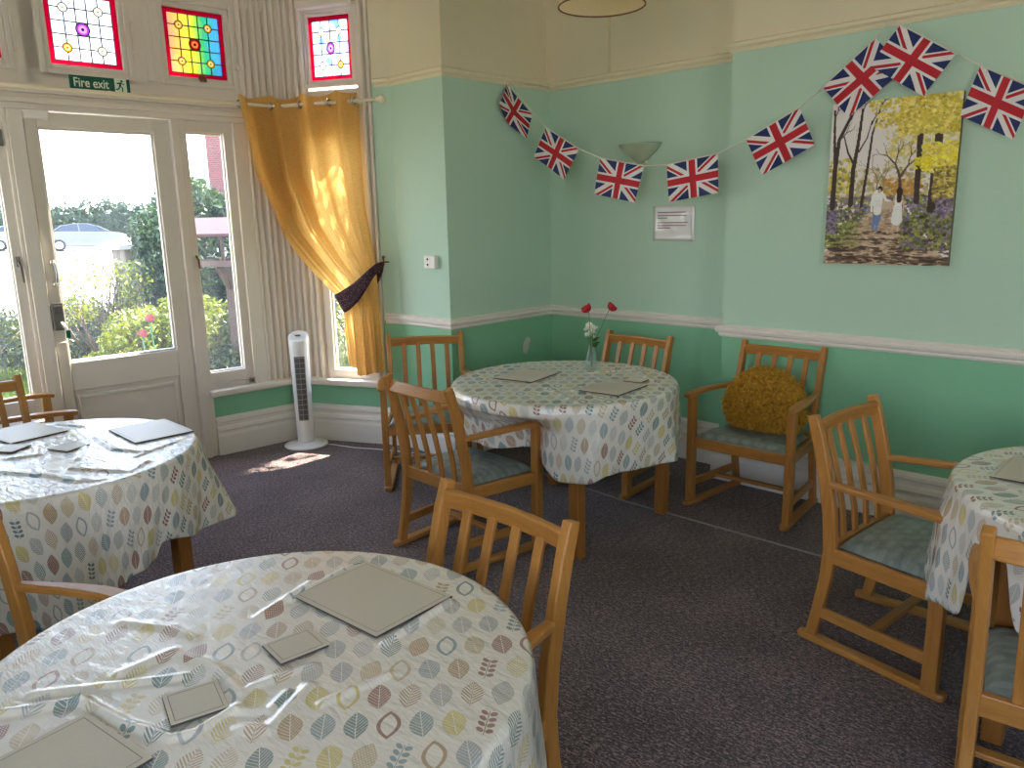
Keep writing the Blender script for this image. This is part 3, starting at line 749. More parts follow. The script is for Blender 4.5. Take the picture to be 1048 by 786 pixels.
# ---------------------------------------------------------------- chairs
def chair_proto(label):
    t = thing('dining_armchair', label, 'chair')
    wb, wf = .230, .281
    def xw(y): return wb+(wf-wb)*((y+.22)/(.198+.22))
    for s in (-1, 1):
        m = MB()   # rear leg sweeping up into the back post
        P = [(s*.231, -.252, .018), (s*.231, -.232, .12), (s*.231, -.208, .26), (s*.231, -.196, .38), (s*.231, -.208, .52), (s*.231, -.24, .68), (s*.231, -.270, .80), (s*.231, -.294, .872)]
        m.bar(P, .030, [.042, .042, .044, .05, .05, .046, .042, .038], side=(1, 0, 0)); m.build('back_leg', M_wood, t, bevel=.005)
        m = MB(); m.bar([(s*wf, .198, .018), (s*wf, .198, .35), (s*wf, .198, .622)], .040, [.050, .048, .044], side=(1, 0, 0)); m.build('front_leg', M_wood, t, bevel=.005)
        m = MB(); L = []
        for y, xx, z, w in ((-.215, .232, .628, .030), (-.16, .243, .630, .034), (-.05, .266, .634, .042), (.06, .281, .637, .052), (.16, .289, .634, .056), (.222, .291, .628, .052), (.243, .291, .624, .040)): L.append((s*xx, y, z, w))
        m.bar([(a, b, c) for a, b, c, d in L], [q[3] for q in L], .024, side=(1, 0, 0)); m.build('armrest', M_woody, t, bevel=.007)
        m = MB(); m.bar([(s*.229, -.300, .013), (s*.231, -.285, .013), (s*.256, 0, .013), (s*.281, .235, .013), (s*.282, .250, .013)], [.030, .044, .046, .048, .034], .026, side=(1, 0, 0)); m.build('skid', M_woody, t, bevel=.007)
        m = MB(); m.bar([(s*.233, -.225, .125), (s*.278, .185, .125)], .020, .042, side=(1, 0, 0)); m.build('side_stretcher', M_woody, t, bevel=.004)
        m = MB(); m.bar([(s*.232, -.19, .362), (s*.279, .19, .362)], .024, .058, side=(1, 0, 0)); m.build('side_rail', M_woody, t, bevel=.004)
    m = MB(); m.bar([(-.254, -.02, .125), (.254, -.02, .125)], .036, .018, side=(0, 1, 0)); m.build('cross_stretcher', M_woodx, t, bevel=.004)
    m = MB(); m.bar([(-.265, .198, .362), (.265, .198, .362)], .022, .058, side=(0, 1, 0)); m.build('front_rail', M_woodx, t, bevel=.004)
    m = MB(); m.bar([(-.22, -.196, .375), (.22, -.196, .375)], .024, .062, side=(0, 1, 0)); m.build('rear_rail', M_woodx, t, bevel=.004)
    # bowed top rail
    m = MB(); P = []
    for k in range(9):
        q = -1+k/4; P.append((q*.222, -.275-.020*(1-q*q), .826-.002*abs(q)))
    m.bar(P, .022, .056, side=(0, 1, -.22)); m.build('top_rail', M_woodx, t, bevel=.006)
    for k in range(4):
        xx = -.138+.092*k; q = xx/.222; b = -.020*(1-q*q)
        m = MB(); m.bar([(xx, -.196, .395), (xx, -.203+b*.2, .50), (xx, -.228+b*.6, .64), (xx, -.272+b, .808)], .030, .013, side=(1, 0, 0)); m.build('slat', M_wood, t, bevel=.003)
    # seat pad
    nx, ny = 22, 20; V = []; Fc = []
    for lay in (0, 1):
        for j in range(ny+1):
            y = -.178+(.205+.178)*j/ny
            for i in range(nx+1):
                u = -1+2*i/nx; hw = (xw(y)-.022); x = u*hw
                ex = 1-abs(u)**6; ey = 1-abs(2*j/ny-1)**6
                z = .392+.036*min(ex, 1)**.5*min(max(ey, 0), 1)**.5+.010*(1-u*u)*(1-(2*j/ny-1)**2) if lay else .388
                V.append((x, y, z))
    n1 = (nx+1)*(ny+1)
    for j in range(ny):
        for i in range(nx):
            a = j*(nx+1)+i
            Fc.append((n1+a, n1+a+1, n1+a+nx+2, n1+a+nx+1)); Fc.append((a, a+nx+1, a+nx+2, a+1))
    mesh_obj('seat_pad', V, Fc, M_seat, t, smooth=True)
    return t
GC = 'beech dining armchairs around the tables'
CH = {
 'A': (-2.712, 2.509, -.048, 'beech armchair with its back to the fan, tucked under middle of left side of vase table'),
 'B': (-3.647, 3.070, 4.062, 'beech armchair by the curtain facing the room, behind the vase table'),
 'C': (-2.764, 3.746, 3.112, 'beech armchair half hidden behind the vase table, against the back wall'),
 'D': (-1.883, 3.889, 3.151, 'beech armchair against the wall holding the shaggy mustard cushion'),
 'E': (-.794, 2.942, -1.668, 'beech armchair seen side-on in full, grey seat, pulled up to the right-hand table'),
 'F': (-.173, 2.288, .086, 'beech armchair cut off by the bottom right corner, back to the camera'),
 'G': (-1.379, 1.105, 3.116, 'beech armchair tucked into the far side of the nearest table, backrest in front'),
 'H': (-4.17, .84, -PI/2, 'beech armchair at the left edge between the window table and the door, one post showing'),
 'J': (-4.80, 1.12, -.10, 'beech armchair side-on by the glazed door, only its two armrests showing'),
 'I': (-2.107, .344, -1.243, 'beech armchair at the left edge between window table and nearest table, pale glossy armrest'),
}
CH['A'] = CH['A'][:3]+('beech armchair with its slatted back to the camera, tucked under the vase table',)
proto = None
for k, (x, y, a, lab) in CH.items():
    if proto is None:
        proto = chair_proto(lab); proto.location = (x, y, 0); proto.rotation_euler = (0, 0, a); proto['group'] = GC
    else: dup(proto, (x, y, 0), a, lab, GC)

# ---------------------------------------------------------------- tables and cloths
TZ = .750
def table(c, r, lo, rot, label):
    t = thing('round_table', label, 'table', (c[0], c[1], 0), rot, 'round tables under printed cloths')
    m = MB(); m.lathe([(.0005, TZ-.028), (r-.012, TZ-.028), (r-.004, TZ-.02), (r-.004, TZ-.008), (r-.012, TZ), (.0005, TZ)], 64); m.build('tabletop', M_twood, t)
    for sx in (-1, 1):
        for sy in (-1, 1):
            m = MB(); m.bar([(sx*lo, sy*lo, 0), (sx*lo, sy*lo, TZ-.028)], .058, .058, side=(1, 0, 0)); m.build('leg', M_twood, t, bevel=.004)
    m = MB()
    for s in (-1, 1):
        m.box((0, s*lo, TZ-.073), (2*lo-.06, .022, .09)); m.box((s*lo, 0, TZ-.073), (.022, 2*lo-.06, .09))
    m.build('apron', M_twood, t)
    return t
def cloth(c, r, hem, mat, label, flare=(), dents=(), push=(), ridges=(), seed=1, nth=360, topr=70, nfold=13, famp=.016, uvrot=0):
    rnd = random.Random(seed)
    ph = [rnd.random()*6.28 for _ in range(6)]
    V, UV, Fc = [], [], []
    re = .016
    rings = []
    for k in range(1, topr+1): rings.append(('t', k/topr))
    for k in range(1, 7): rings.append(('e', k/6))
    ns = 34
    for k in range(1, ns+1): rings.append(('s', k/ns))
    V.append((0, 0, TZ+.003)); UV.append((0, 0))
    for kind, q in rings:
        for i in range(nth):
            th = 2*PI*i/nth; deg = math.degrees(th); deg = deg-360 if deg > 180 else deg
            cs_, sn_ = math.cos(th), math.sin(th)
            zt = TZ+.003
            if kind == 't':
                rr = (r-re)*q; z = zt; ru = rr
            elif kind == 'e':
                a = q*PI/2; rr = r-re+re*math.sin(a); z = zt-re+re*math.cos(a); ru = r-re+re*a
            else:
                hz = interp(hem, deg)
                for d0, dw, dz in dents:
                    dd = (deg-d0+180) % 360-180
                    g = math.exp(-(dd/dw)**4); hz = hz+(dz-hz)*g
                dep = (zt-re-hz); z = zt-re-dep*q; d = dep*q
                fl = 0
                for d0, dw, am in flare:
                    dd = (deg-d0+180) % 360-180; fl += am*math.exp(-(dd/dw)**2)
                grow = min(1, d/.32)
                f = famp*(math.sin(nfold*th+ph[0])*.6+.5*math.sin((nfold*1.7//1)*th+ph[1])+.35*math.sin(5*th+ph[2]))*grow**1.15
                f += .004*math.sin(31*th+ph[3]+7*q)*grow
                pu = 0
                for d0, dw, am in push:
                    dd = (deg-d0+180) % 360-180; pu += am*math.exp(-(dd/dw)**2)*min(1, max(0, d-.035)/.08)
                rr = r+.004+pu+(fl*grow**1.2)+f+.014*grow; ru = r-re+re*PI/2+d
            V.append((rr*cs_, rr*sn_, z)); UV.append((ru*cs_, ru*sn_))
    for i in range(nth): Fc.append((0, 1+i, 1+(i+1) % nth))
    for k in range(len(rings)-1):
        b0, b1 = 1+k*nth, 1+(k+1)*nth
        for i in range(nth):
            j = (i+1) % nth; Fc.append((b0+i, b1+i, b1+j, b0+j))
    if ridges:
        A = np.array(V); R = np.hypot(A[:, 0], A[:, 1]); top = R < r-.02
        damp = np.clip((r-.03-R)/.06, 0, 1)
        for pl, h, w in ridges:
            pl = [np.array((p[0]-c[0], p[1]-c[1])) for p in pl]
            best = np.full(len(A), 9.0)
            for p, q in zip(pl, pl[1:]):
                d = q-p; t = np.clip(((A[:, :2]-p) @ d)/(d @ d), 0, 1)
                dist = np.hypot(*(A[:, :2]-(p+t[:, None]*d)).T); best = np.minimum(best, dist)
            A[:, 2] += h*np.exp(-(best/w)**2)*damp*top
        V = [tuple(a) for a in A]
    o = mesh_obj('tablecloth', V, Fc, mat, smooth=True, uv=UV)
    o.location = (c[0], c[1], 0)
    md = o.modifiers.new('thickness', 'SOLIDIFY'); md.thickness = .0015; md.offset = 1
    return tag(o, label, 'tablecloth', 'leaf print vinyl tablecloths')
T1, T2, T3, T4 = (-1.325, .653), (-3.265, .810), (-2.575, 3.085), (-.10, 2.88)
R1, R2_, R3, R4 = .535, .565, .588, .565
MC1, MC2 = tablecloth_mat('leaf_cloth_near', .056, -.78, 1.0, .38, 2.1), tablecloth_mat('leaf_cloth_window', .054, -1.57, .0, .27, 1.5, .30)
MC3, MC4 = tablecloth_mat('leaf_cloth_vase', .060, -.69), tablecloth_mat('leaf_cloth_right', .056, .88)
table(T1, R1, .30, .2, 'round table nearest the camera hidden beneath its leaf print cloth')
table(T2, R2_, .335, .15, 'round table in front of the glazed door, dark legs under the cloth')
table(T3, R3, .375, .02, 'round table with the flower vase, square wooden legs showing below the cloth')
table(T4, R4, .33, .05, 'round table at the right edge, one leg showing below the cloth')
RG1 = [[(-1.542, 0.317), (-1.483, 0.399), (-1.388, 0.53)], [(-1.521, 0.259), (-1.454, 0.372)], [(-1.454, 0.372), (-1.33, 0.396), (-1.225, 0.435), (-1.209, 0.47), (-1.221, 0.549)], [(-1.695, 0.532), (-1.589, 0.593), (-1.51, 0.61)], [(-1.471, 0.556), (-1.382, 0.588), (-1.257, 0.579)], [(-1.209, 0.548), (-1.169, 0.584), (-1.194, 0.636)], [(-1.157, 0.526), (-1.122, 0.558), (-1.18, 0.672)], [(-1.258, 0.599), (-1.238, 0.716)], [(-1.487, 0.454), (-1.492, 0.551)], [(-1.491, 0.746), (-1.546, 0.914)], [(-1.194, 0.859), (-1.227, 1.065)], [(-1.509, 0.831), (-1.548, 1.048)], [(-1.117, 0.661), (-1.099, 0.8)]]
RG2 = [[(-3.135, 0.656), (-2.957, 0.751), (-2.8, 0.803)], [(-2.981, 0.758), (-2.767, 0.844), (-2.755, 0.88)], [(-2.971, 0.836), (-2.772, 0.961), (-2.842, 1.046)], [(-3.348, 1.043), (-3.107, 1.031), (-2.977, 1.09)], [(-2.946, 1.052), (-3.058, 1.3)], [(-3.858, 0.947), (-3.58, 1.068)], [(-3.547, 1.034), (-3.339, 1.014), (-3.08, 0.894)], [(-3.283, 0.724), (-3.252, 0.813)]]
RG3 = [[(-2.52, 2.889), (-2.208, 2.736)], [(-2.596, 3.301), (-2.45, 3.552), (-2.171, 3.341)], [(-2.382, 2.913), (-2.48, 3.323)]]
def rid(rg, h, w): return [(pl, h*(.7+.6*random.random()), w*(.8+.5*random.random())) for pl in rg]
cloth(T1, R1, [(-180, .47), (20, .46), (34, .45), (60, .46), (180, .47)], MC1, 'glossy leaf print vinyl cloth on the nearest table, bottom left', flare=[(35, 14, .02)],
      dents=[(66, 9, .655), (120, 9, .655)], ridges=rid(RG1, .008, .011), seed=3, nth=420, topr=120)
cloth(T2, R2_, [(-180, .40), (-60, .35), (-40, .32), (-31, .326), (-15, .321), (3, .379), (12, .41), (19, .427), (23, .48), (40, .445), (65, .42), (80, .45), (120, .45), (180, .40)], MC2,
      'leaf print vinyl cloth with blue sky glare on the table by the glazed door', flare=[(65, 16, .10), (20, 10, -.02)], ridges=rid(RG2, .008, .013), seed=5, nth=420, topr=110, nfold=9, famp=.011)
cloth(T3, R3, [(-180, .48), (-100, .50), (-76, .50), (-51, .40), (-40, .40), (-31, .43), (4, .43), (11, .42), (17, .48), (45, .45), (90, .47), (180, .48)], MC3,
      'leaf print vinyl cloth on the table holding the flower vase', flare=[(-44, 10, .03), (9, 10, .03)], push=[(-72, 15, -.21), (-138, 12, -.12), (-104, 22, -.08)], dents=[(78, 8, .665), (136, 8, .665)], ridges=rid(RG3, .006, .012), seed=8, nth=400, topr=80, nfold=11, famp=.013)
cloth(T4, R4, [(-180, .34), (-166, .326), (-142, .38), (-130, .41), (-117, .44), (-60, .46), (0, .45), (140, .42), (180, .34)], MC4,
      'leaf print vinyl cloth on the table cut off by the right edge', flare=[(-168, 20, .008), (178, 25, .015)], push=[(-156, 13, .022)], dents=[(-127, 8, .665), (-72, 8, .665)], seed=11, nth=400, topr=80, nfold=9, famp=.012)

# ---------------------------------------------------------------- placemats and coasters
ZM = TZ+.0065
def mat_thing(kind, pts, label, group):
    P = [Vector((p[0], p[1], 0)) for p in pts]
    c = sum(P, Vector())/4
    ax = ((P[3]-P[0])+(P[2]-P[1])); L = ax.length/2; w = ((P[1]-P[0])+(P[2]-P[3])).length/2
    rz = math.atan2(ax.y, ax.x)
    t = thing('placemat' if kind == 'm' else 'coaster', label, 'placemat' if kind == 'm' else 'coaster', (c.x, c.y, ZM), rz, group)
    m = MB(); m.box((0, 0, .002), (L, w, .004)); m.build('backing', M_matdark, t, bevel=.001)
    m = MB(); m.box((0, 0, .0046), (L-.002, w-.002, .0014)); e = .011 if kind == 'm' else .008
    for a, b, cc, d in ((-L/2+e, L/2-e, -w/2+e, -w/2+e+.0015), (-L/2+e, L/2-e, w/2-e-.0015, w/2-e), (-L/2+e, -L/2+e+.0015, -w/2+e, w/2-e), (L/2-e-.0015, L/2-e, -w/2+e, w/2-e)):
        m.mi = 1; m.bx(a, b, cc, d, .0050, .0055)
    m.build('surface', [M_mat, M_stitch], t, bevel=.0006)
GM, GCo = 'grey leatherette placemats', 'grey leatherette coasters'
def rect(cx, cy, L, w, deg):
    a = math.radians(deg); ux = Vector((math.cos(a), math.sin(a))); uy = Vector((-ux.y, ux.x)); c = Vector((cx, cy))
    return [c-ux*L/2-uy*w/2, c-ux*L/2+uy*w/2, c+ux*L/2+uy*w/2, c+ux*L/2-uy*w/2]
mat_thing('m', [(-1.523, .845), (-1.529, 1.058), (-1.245, 1.087), (-1.212, .853)], 'large grey placemat on the nearest table in front of the chair', GM)
mat_thing('m', rect(-1.275, .235, .29, .21, 98), 'large grey placemat cut off by the bottom left corner', GM)
mat_thing('c', [(-1.375, .684), (-1.354, .785), (-1.272, .776), (-1.277, .673)], 'square grey coaster beside the large placemat on the nearest table', GCo)
mat_thing('c', [(-1.346, .472), (-1.327, .567), (-1.229, .542), (-1.247, .445)], 'square grey coaster among cloth creases, lowest on the nearest table', GCo)
mat_thing('m', [(-3.429, 1.121), (-3.407, 1.355), (-3.127, 1.348), (-3.101, 1.113)], 'grey placemat nearest the door on the blue-glaring table', GM)
mat_thing('c', [(-3.29, .862), (-3.35, .945), (-3.25, .985), (-3.195, .90)], 'square coaster in the middle of the window table', GCo)
mat_thing('m', rect(-3.665, .87, .29, .225, 10), 'grey placemat at the left edge of the window table', GM)
mat_thing('c', rect(-3.43, .765, .10, .10, 35), 'square coaster at the left edge of the window table', GCo)
mat_thing('m', rect(-2.80, 3.045, .285, .235, -80), 'grey placemat on the vase table, left of the vase', GM)
mat_thing('m', rect(-2.255, 3.085, .285, .225, -85), 'grey placemat on the vase table, right side near the slatted chair', GM)
mat_thing('c', rect(-2.27, 3.30, .10, .10, -80), 'square coaster behind the right placemat on the vase table', GCo)
mat_thing('m', rect(-.44, 2.90, .205, .285, 0), 'dark grey placemat on the table at the right edge', GM)

# ---------------------------------------------------------------- vase and flowers
VX, VY = -2.625, 3.385
M_vase = glass_mat('clear_vase_glass', .10, (.93, .97, .95, 1))
m = MB(); m.lathe([(.0005, .0), (.030, .0), (.034, .012), (.033, .05), (.026, .085), (.019, .112), (.017, .128), (.020, .140), (.0175, .139), (.015, .127), (.017, .112), (.024, .084), (.030, .05), (.031, .016), (.027, .006), (.0005, .006)], 32)
va = m.build('bud_vase', M_vase); va.location = (VX, VY, TZ+.006); tag(va, 'small clear glass bud vase on the round table', 'vase')
M_stem = principled(srgb(86, 120, 66), .6, name='green_stem'); M_red = principled(srgb(178, 18, 36), .6, name='poppy_petal')
M_petal = principled(srgb(238, 238, 226), .6, name='white_petal'); M_leafg = principled(srgb(56, 98, 44), .5, name='flower_leaf')
def petal_cup(m, M, n, r, h, wf=1.15, bend=.5):
    for k in range(n):
        a0 = 2*PI*k/n; rings = []
        for i in range(5):
            t = i/4; rad = r*(math.sin(t*PI*.5)**.8); z = h*t**1.6
            wdt = (PI/n)*wf*math.sin(min(1, t*1.15+.12)*PI*.62)
            rings.append([M @ Vector((rad*math.cos(a0+wdt*q), rad*math.sin(a0+wdt*q), z+.003*math.sin(9*q+k)*t)) for q in (-1, -.5, 0, .5, 1)])
        m.loft(rings, cap=False, close=False, smooth=True)
for (dx, dy, dz, tilt, nm, lab) in ((-.01, -.01, .325, (.55, -.35), 0, 'red poppy on the left of the bud vase'), (.082, .05, .335, (-.5, .55), 1, 'red poppy leaning right above the bud vase')):
    t = thing('red_poppy', lab, 'flower', (VX, VY, TZ+.02), 0, 'poppies in the vase')
    m = MB(); m.tube([(0+.004*nm, 0, 0), (.006*(1 if dx > 0 else -1), .002, .13), (dx*.55, dy*.5, dz*.66), (dx, dy, dz-.012)], .0018, 6); m.build('stem', M_stem, t)
    m = MB(); M = Matrix.Translation((dx, dy, dz-.014)) @ Matrix.Rotation(tilt[0], 4, 'X') @ Matrix.Rotation(tilt[1], 4, 'Y')
    petal_cup(m, M, 4, .030, .034, 1.5); petal_cup(m, M @ Matrix.Rotation(.7, 4, 'Z'), 3, .022, .036, 1.4)
    o = m.build('petals', M_red, t, recalc=False); md = o.modifiers.new('thickness', 'SOLIDIFY'); md.thickness = .001
    m = MB(); m.sphere(M @ Vector((0, 0, .012)), .007, 10, 8); m.build('seed_head', M_dark, t)
t = thing('white_flower_spray', 'spray of white blossom and green leaves in the bud vase', 'flowers', (VX, VY, TZ+.02))
rr = random.Random(4)
stems, heads, leaves = MB(), MB(), MB()
for k in range(11):
    a = rr.random()*6.28; R_ = .006+.036*rr.random(); zz = .165+.075*rr.random()
    q = Vector((R_*math.cos(a)-.008, R_*math.sin(a), zz))
    stems.tube([(.004*math.cos(a), .004*math.sin(a), 0), (.008*math.cos(a), .008*math.sin(a), .12), q], .0012, 5)
    M = Matrix.Translation(q) @ Matrix.Rotation(rr.uniform(-.9, .9), 4, 'X') @ Matrix.Rotation(rr.uniform(-.9, .9), 4, 'Y')
    petal_cup(heads, M, 6, .018, .008, 1.0)
for k in range(9):
    a = rr.uniform(-.9, .9); zz = .12+.05*rr.random(); L = .03+.015*rr.random(); d = Vector((math.cos(a), math.sin(a)*.7, .25*rr.uniform(-1, 1)))
    b = Vector((.01*math.cos(a), .01*math.sin(a), zz)); s = Vector((-d.y, d.x, .3)).normalized()*.011
    leaves.loft([[b, b], [b+d*L*.4-s, b+d*L*.4+s], [b+d*L*.75-s*.8, b+d*L*.75+s*.8], [b+d*L, b+d*L]], cap=False, close=False, smooth=True)
stems.build('stem', M_stem, t); heads.build('blossom', M_petal, t, recalc=False); leaves.build('leaf', M_leafg, t, recalc=False)

# ---------------------------------------------------------------- shaggy cushion on chair D
M_shag = principled(srgb(190, 136, 26), .9, name='mustard_shag', **{'Sheen Weight': .3})
def shag():
    m, out = new_mat('mustard_shag_pile'); p = node('ShaderNodeBsdfPrincipled'); link(p.outputs[0], out.inputs[0])
    n = noise(coord(), 60, 2)
    link(ramp(n, [(.3, srgb(168, 114, 20)), (.7, srgb(232, 184, 66))]), p.inputs['Base Color']); p.inputs['Roughness'].default_value = .85
    return m
M_shagp = shag()
cx, cy, ca_, _ = CH['D']
cush = thing('shaggy_cushion', 'shaggy mustard yellow cushion on the armchair against the wall', 'cushion', (cx, cy, .437), ca_)
def cush_pt(u, v):
    """closed pillow, u around, v from pole to pole; local: x width, y depth (front +), z up, leaning back"""
    a = 2*PI*u; b = PI*v
    sx = math.copysign(abs(math.cos(a))**.75, math.cos(a)); sz = math.copysign(abs(math.sin(a))**.75, math.sin(a))
    w = math.sin(b)**.7
    X_, Z_ = .215*sx*w, .165*sz*w; Y_ = .10*math.cos(b)
    if Z_ > -.05: X_ *= 1-.42*((Z_+.05)/.215)**1.6
    th = .38
    y = -.060+Y_*math.cos(th)-Z_*math.sin(th)*.8; z = .155+Z_*math.cos(th*.6)+Y_*math.sin(th)
    return Vector((X_-.022, y+.012, max(z, .006)))
NU, NVv = 40, 24; V = []; Fc = []
for j in range(NVv+1):
    for i in range(NU): V.append(cush_pt(i/NU, .01+.98*j/NVv))
for j in range(NVv):
    for i in range(NU): Fc.append((j*NU+i, j*NU+(i+1) % NU, (j+1)*NU+(i+1) % NU, (j+1)*NU+i))
Fc.append(tuple(range(NU))[::-1]); Fc.append(tuple(NVv*NU+i for i in range(NU)))
mesh_obj('cover', V, Fc, M_shag, cush, smooth=True)
V = []; Fc = []; rs = random.Random(12)
for k in range(9000):
    u = rs.random(); v = .5-.5*math.asin(rs.uniform(-1, 1))/(PI/2)*.96
    v = math.asin(min(1, math.sqrt(rs.random())**(1/.7)))/PI; v = v if rs.random() < .62 else 1-v; v = min(.985, max(.015, v))
    p = cush_pt(u, v); du = cush_pt(u+.01, v)-p; dv = cush_pt(u, min(.99, v+.01))-p
    n = du.cross(dv)
    if n.length < 1e-9: continue
    n.normalize()
    if n.dot(p-Vector((-.03, -.05, .155))) < 0: n = -n
    g = Vector((rs.uniform(-.7, .7), rs.uniform(-.7, .7), rs.uniform(-.7, .7)-.75)); L = rs.uniform(.030, .052)
    d1 = (n*1.0+g*.35).normalized(); d2 = (n*.45+g).normalized()
    s = d1.cross(Vector((rs.random(), rs.random(), rs.random()))).normalized()*rs.uniform(.0022, .0038)
    q1 = p+d1*L*.5; q2 = q1+d2*L*.6
    if q2.z < .004: q2.z = .004
    b = len(V); V += [p-s, p+s, q1-s, q1+s, q2]
    Fc += [(b, b+1, b+3, b+2), (b+2, b+3, b+4)]
o = mesh_obj('shag_pile', V, Fc, M_shagp, cush); o['kind'] = 'stuff'

# ---------------------------------------------------------------- tower fan
fx, fy = -4.955, 2.93
fdirx = math.atan2(-.93, .37)   # front direction (towards the room), angle of local -Y
fan = thing('tower_fan', 'white tower fan standing on the carpet in the bay corner', 'fan', (-4.88, 2.925, 0), 0.86)
m = MB(); m.lathe([(.0005, 0), (.150, 0), (.155, .006), (.154, .014), (.13, .022), (.07, .030), (.055, .034), (.0005, .034)], 48); m.build('base', M_plastic, fan)
def fan_ring(r, z, dz=0):
    P = []
    for k in range(32):
        a = 2*PI*k/32; x, y = r*math.cos(a), r*.98*math.sin(a)
        P.append((x, y, z+dz*(y/r)))
    return P
m = MB(); m.loft([fan_ring(.056, .034), fan_ring(.058, .05), fan_ring(.068, .70), fan_ring(.071, .735), fan_ring(.071, .795, .028), fan_ring(.066, .806, .028), fan_ring(.052, .809, .026)], smooth=True); m.build('body', M_plastic, fan)
m = MB()
def arcpanel(m, r, a0, a1, z0, z1, r1=None):
    r1 = r1 or r
    rings = []
    for z, q in ((z0, r), (z1, r1)):
        rings.append([Vector((q*math.cos(a0+(a1-a0)*k/10), q*math.sin(a0+(a1-a0)*k/10), z)) for k in range(11)])
    m.loft(rings, cap=False, close=False, smooth=True)
arcpanel(m, .0625, -PI/2-.42, -PI/2+.62, .20, .665, .0688); gr = m.build('grille', M_grey, fan)
m = MB()
for k in range(13):
    z = .205+k*.0375; r = .0625+(.0063)*(z-.2)/.465+.0012
    m.tube([(r*math.cos(-PI/2-.42+1.04*q/8), r*math.sin(-PI/2-.42+1.04*q/8), z) for q in range(9)], .0028, 6)
for a in (-.42, .1, .62):
    m.tube([(.0637*math.cos(-PI/2+a), .0637*math.sin(-PI/2+a), .20), (.070*math.cos(-PI/2+a), .070*math.sin(-PI/2+a), .665)], .0022, 6)
m.build('grille_bar', principled(srgb(150, 146, 142), .4, name='grille_plastic'), gr)
m = MB(); m.tube([(.035*math.cos(PI*q/8), .035*math.sin(PI*q/8)*.6+.012, .812+.012*math.sin(PI*q/8)) for q in range(9)], .008, 8); m.build('carry_handle', M_plastic, fan)
m = MB(); m.lathe([(.0005, .808), (.02, .808), (.021, .813), (.0005, .815)], 20, c=(0, -.015, 0)); m.build('control_dial', M_grey, fan)
m = MB(); m.tube([(-4.84, 2.99, .008), (-4.72, 3.05, .006), (-4.55, 3.10, .005), (-4.35, 3.20, .005), (-4.1, 3.30, .005), (-3.93, 3.36, .006)], .0035, 6)
tag(m.build('power_cord', M_plastic), 'thin white power cord on the carpet beside the tower fan', 'cord')
# carpet joint strip
m = MB()
P = [(-3.70, 3.60), (-2.98, 3.53), (-2.44, 3.475), (-2.07, 3.478), (-1.33, 3.476), (-.76, 3.51), (.6, 3.56), (2.2, 3.6)]
m.bar([(x, y, .003) for x, y in P], .010, .006, side=(0, 1, 0)); tag(m.build('carpet_strip', principled(srgb(150, 142, 138), .5, name='strip_grey')), 'pale thin joint strip running across the dark carpet', 'carpet strip')

# ---------------------------------------------------------------- bunting
bun = thing('flag_bunting', 'string of red white and blue paper flags across the green walls', 'bunting', (0, 0, 0))
BA = Vector((-3.775, 3.99, 0)); BD = (Vector((-1.439, 4.16, 0))-BA); BLn = BD.length; BD.normalize(); BN = Vector((BD.y, -BD.x, 0))
def bp(d, z, off=0): return BA+BD*d+BN*off+Vector((0, 0, z))
def wp(x, z, off=0): return Vector((x, 4.160-off, z))
sag = [(.02, 2.45), (.17, 2.27), (.294, 2.154), (.552, 2.003), (.713, 1.938), (1.021, 1.874), (1.174, 1.872), (1.49, 1.916), (1.654, 1.981), (1.936, 2.117), (2.049, 2.206), (2.288, 2.401), (2.344, 2.479)]
m = MB(); M_str = principled(srgb(225, 222, 210), .7, name='white_ribbon')
pts = [Vector((xR+.005, 3.985, 2.476)), Vector((xR+.01, 4.0, 2.455))]+[bp(d, z+.004) for d, z in sag]+[wp(-1.383, 2.445), wp(-1.134, 2.282), wp(-1.031, 2.217), wp(-.809, 2.092), wp(-.70, 2.035), wp(-.5, 1.97), wp(-.3, 1.95)]
m.tube(pts, .0035, 6); m.build('string', M_str, bun)
def flag(c4, pf, off, curl, off2=0, fold=0):
    TL, TR, BR, BL = [Vector(c) for c in c4]; nx, ny = 14, 10; V, UV, Fc = [], [], []
    for j in range(ny+1):
        for i in range(nx+1):
            u, v = i/nx, j/ny
            q = (TL*(1-u)+TR*u)*(1-v)+(BL*(1-u)+BR*u)*v
            o = off+(off2)*u+curl*v*(1-.5*v)+.006*math.sin(5*u+3*v)*v+fold*abs(u-.55)*v*1.2
            V.append(pf(q.x, q.y, o)); UV.append((u, 1-v))
    for j in range(ny):
        for i in range(nx):
            a = j*(nx+1)+i; Fc.append((a, a+1, a+nx+2, a+nx+1))
    mesh_obj('flag', V, Fc, M_flag, bun, smooth=True, uv=UV)
FL = [
 ([(3.975, 2.458), (4.215, 2.279), (4.085, 2.112), (3.830, 2.317)], lambda y, z, o: Vector((xR+.006+abs(o)*1.0, y, z)), .004, .012, .008, .09),
 ([(.294, 2.154), (.552, 2.003), (.447, 1.824), (.199, 1.978)], bp, .004, .012, 0, 0),
 ([(.713, 1.938), (1.021, 1.874), (.971, 1.666), (.676, 1.723)], bp, .004, .015, 0, 0),
 ([(1.174, 1.872), (1.490, 1.916), (1.510, 1.705), (1.199, 1.664)], bp, .004, .012, 0, 0),
 ([(1.654, 1.981), (1.936, 2.117), (2.029, 1.928), (1.754, 1.791)], bp, .004, .010, 0, 0),
 ([(2.049, 2.206), (2.288, 2.401), (2.435, 2.248), (2.185, 2.050)], bp, .004, .012, .006, 0),
 ([(-1.383, 2.441), (-1.134, 2.278), (-1.253, 2.110), (-1.507, 2.276)], wp, .022, .016, -.008, 0),
 ([(-1.031, 2.213), (-.809, 2.088), (-.869, 1.886), (-1.092, 2.007)], wp, .008, .014, 0, 0)]
for f in FL: flag(*f)

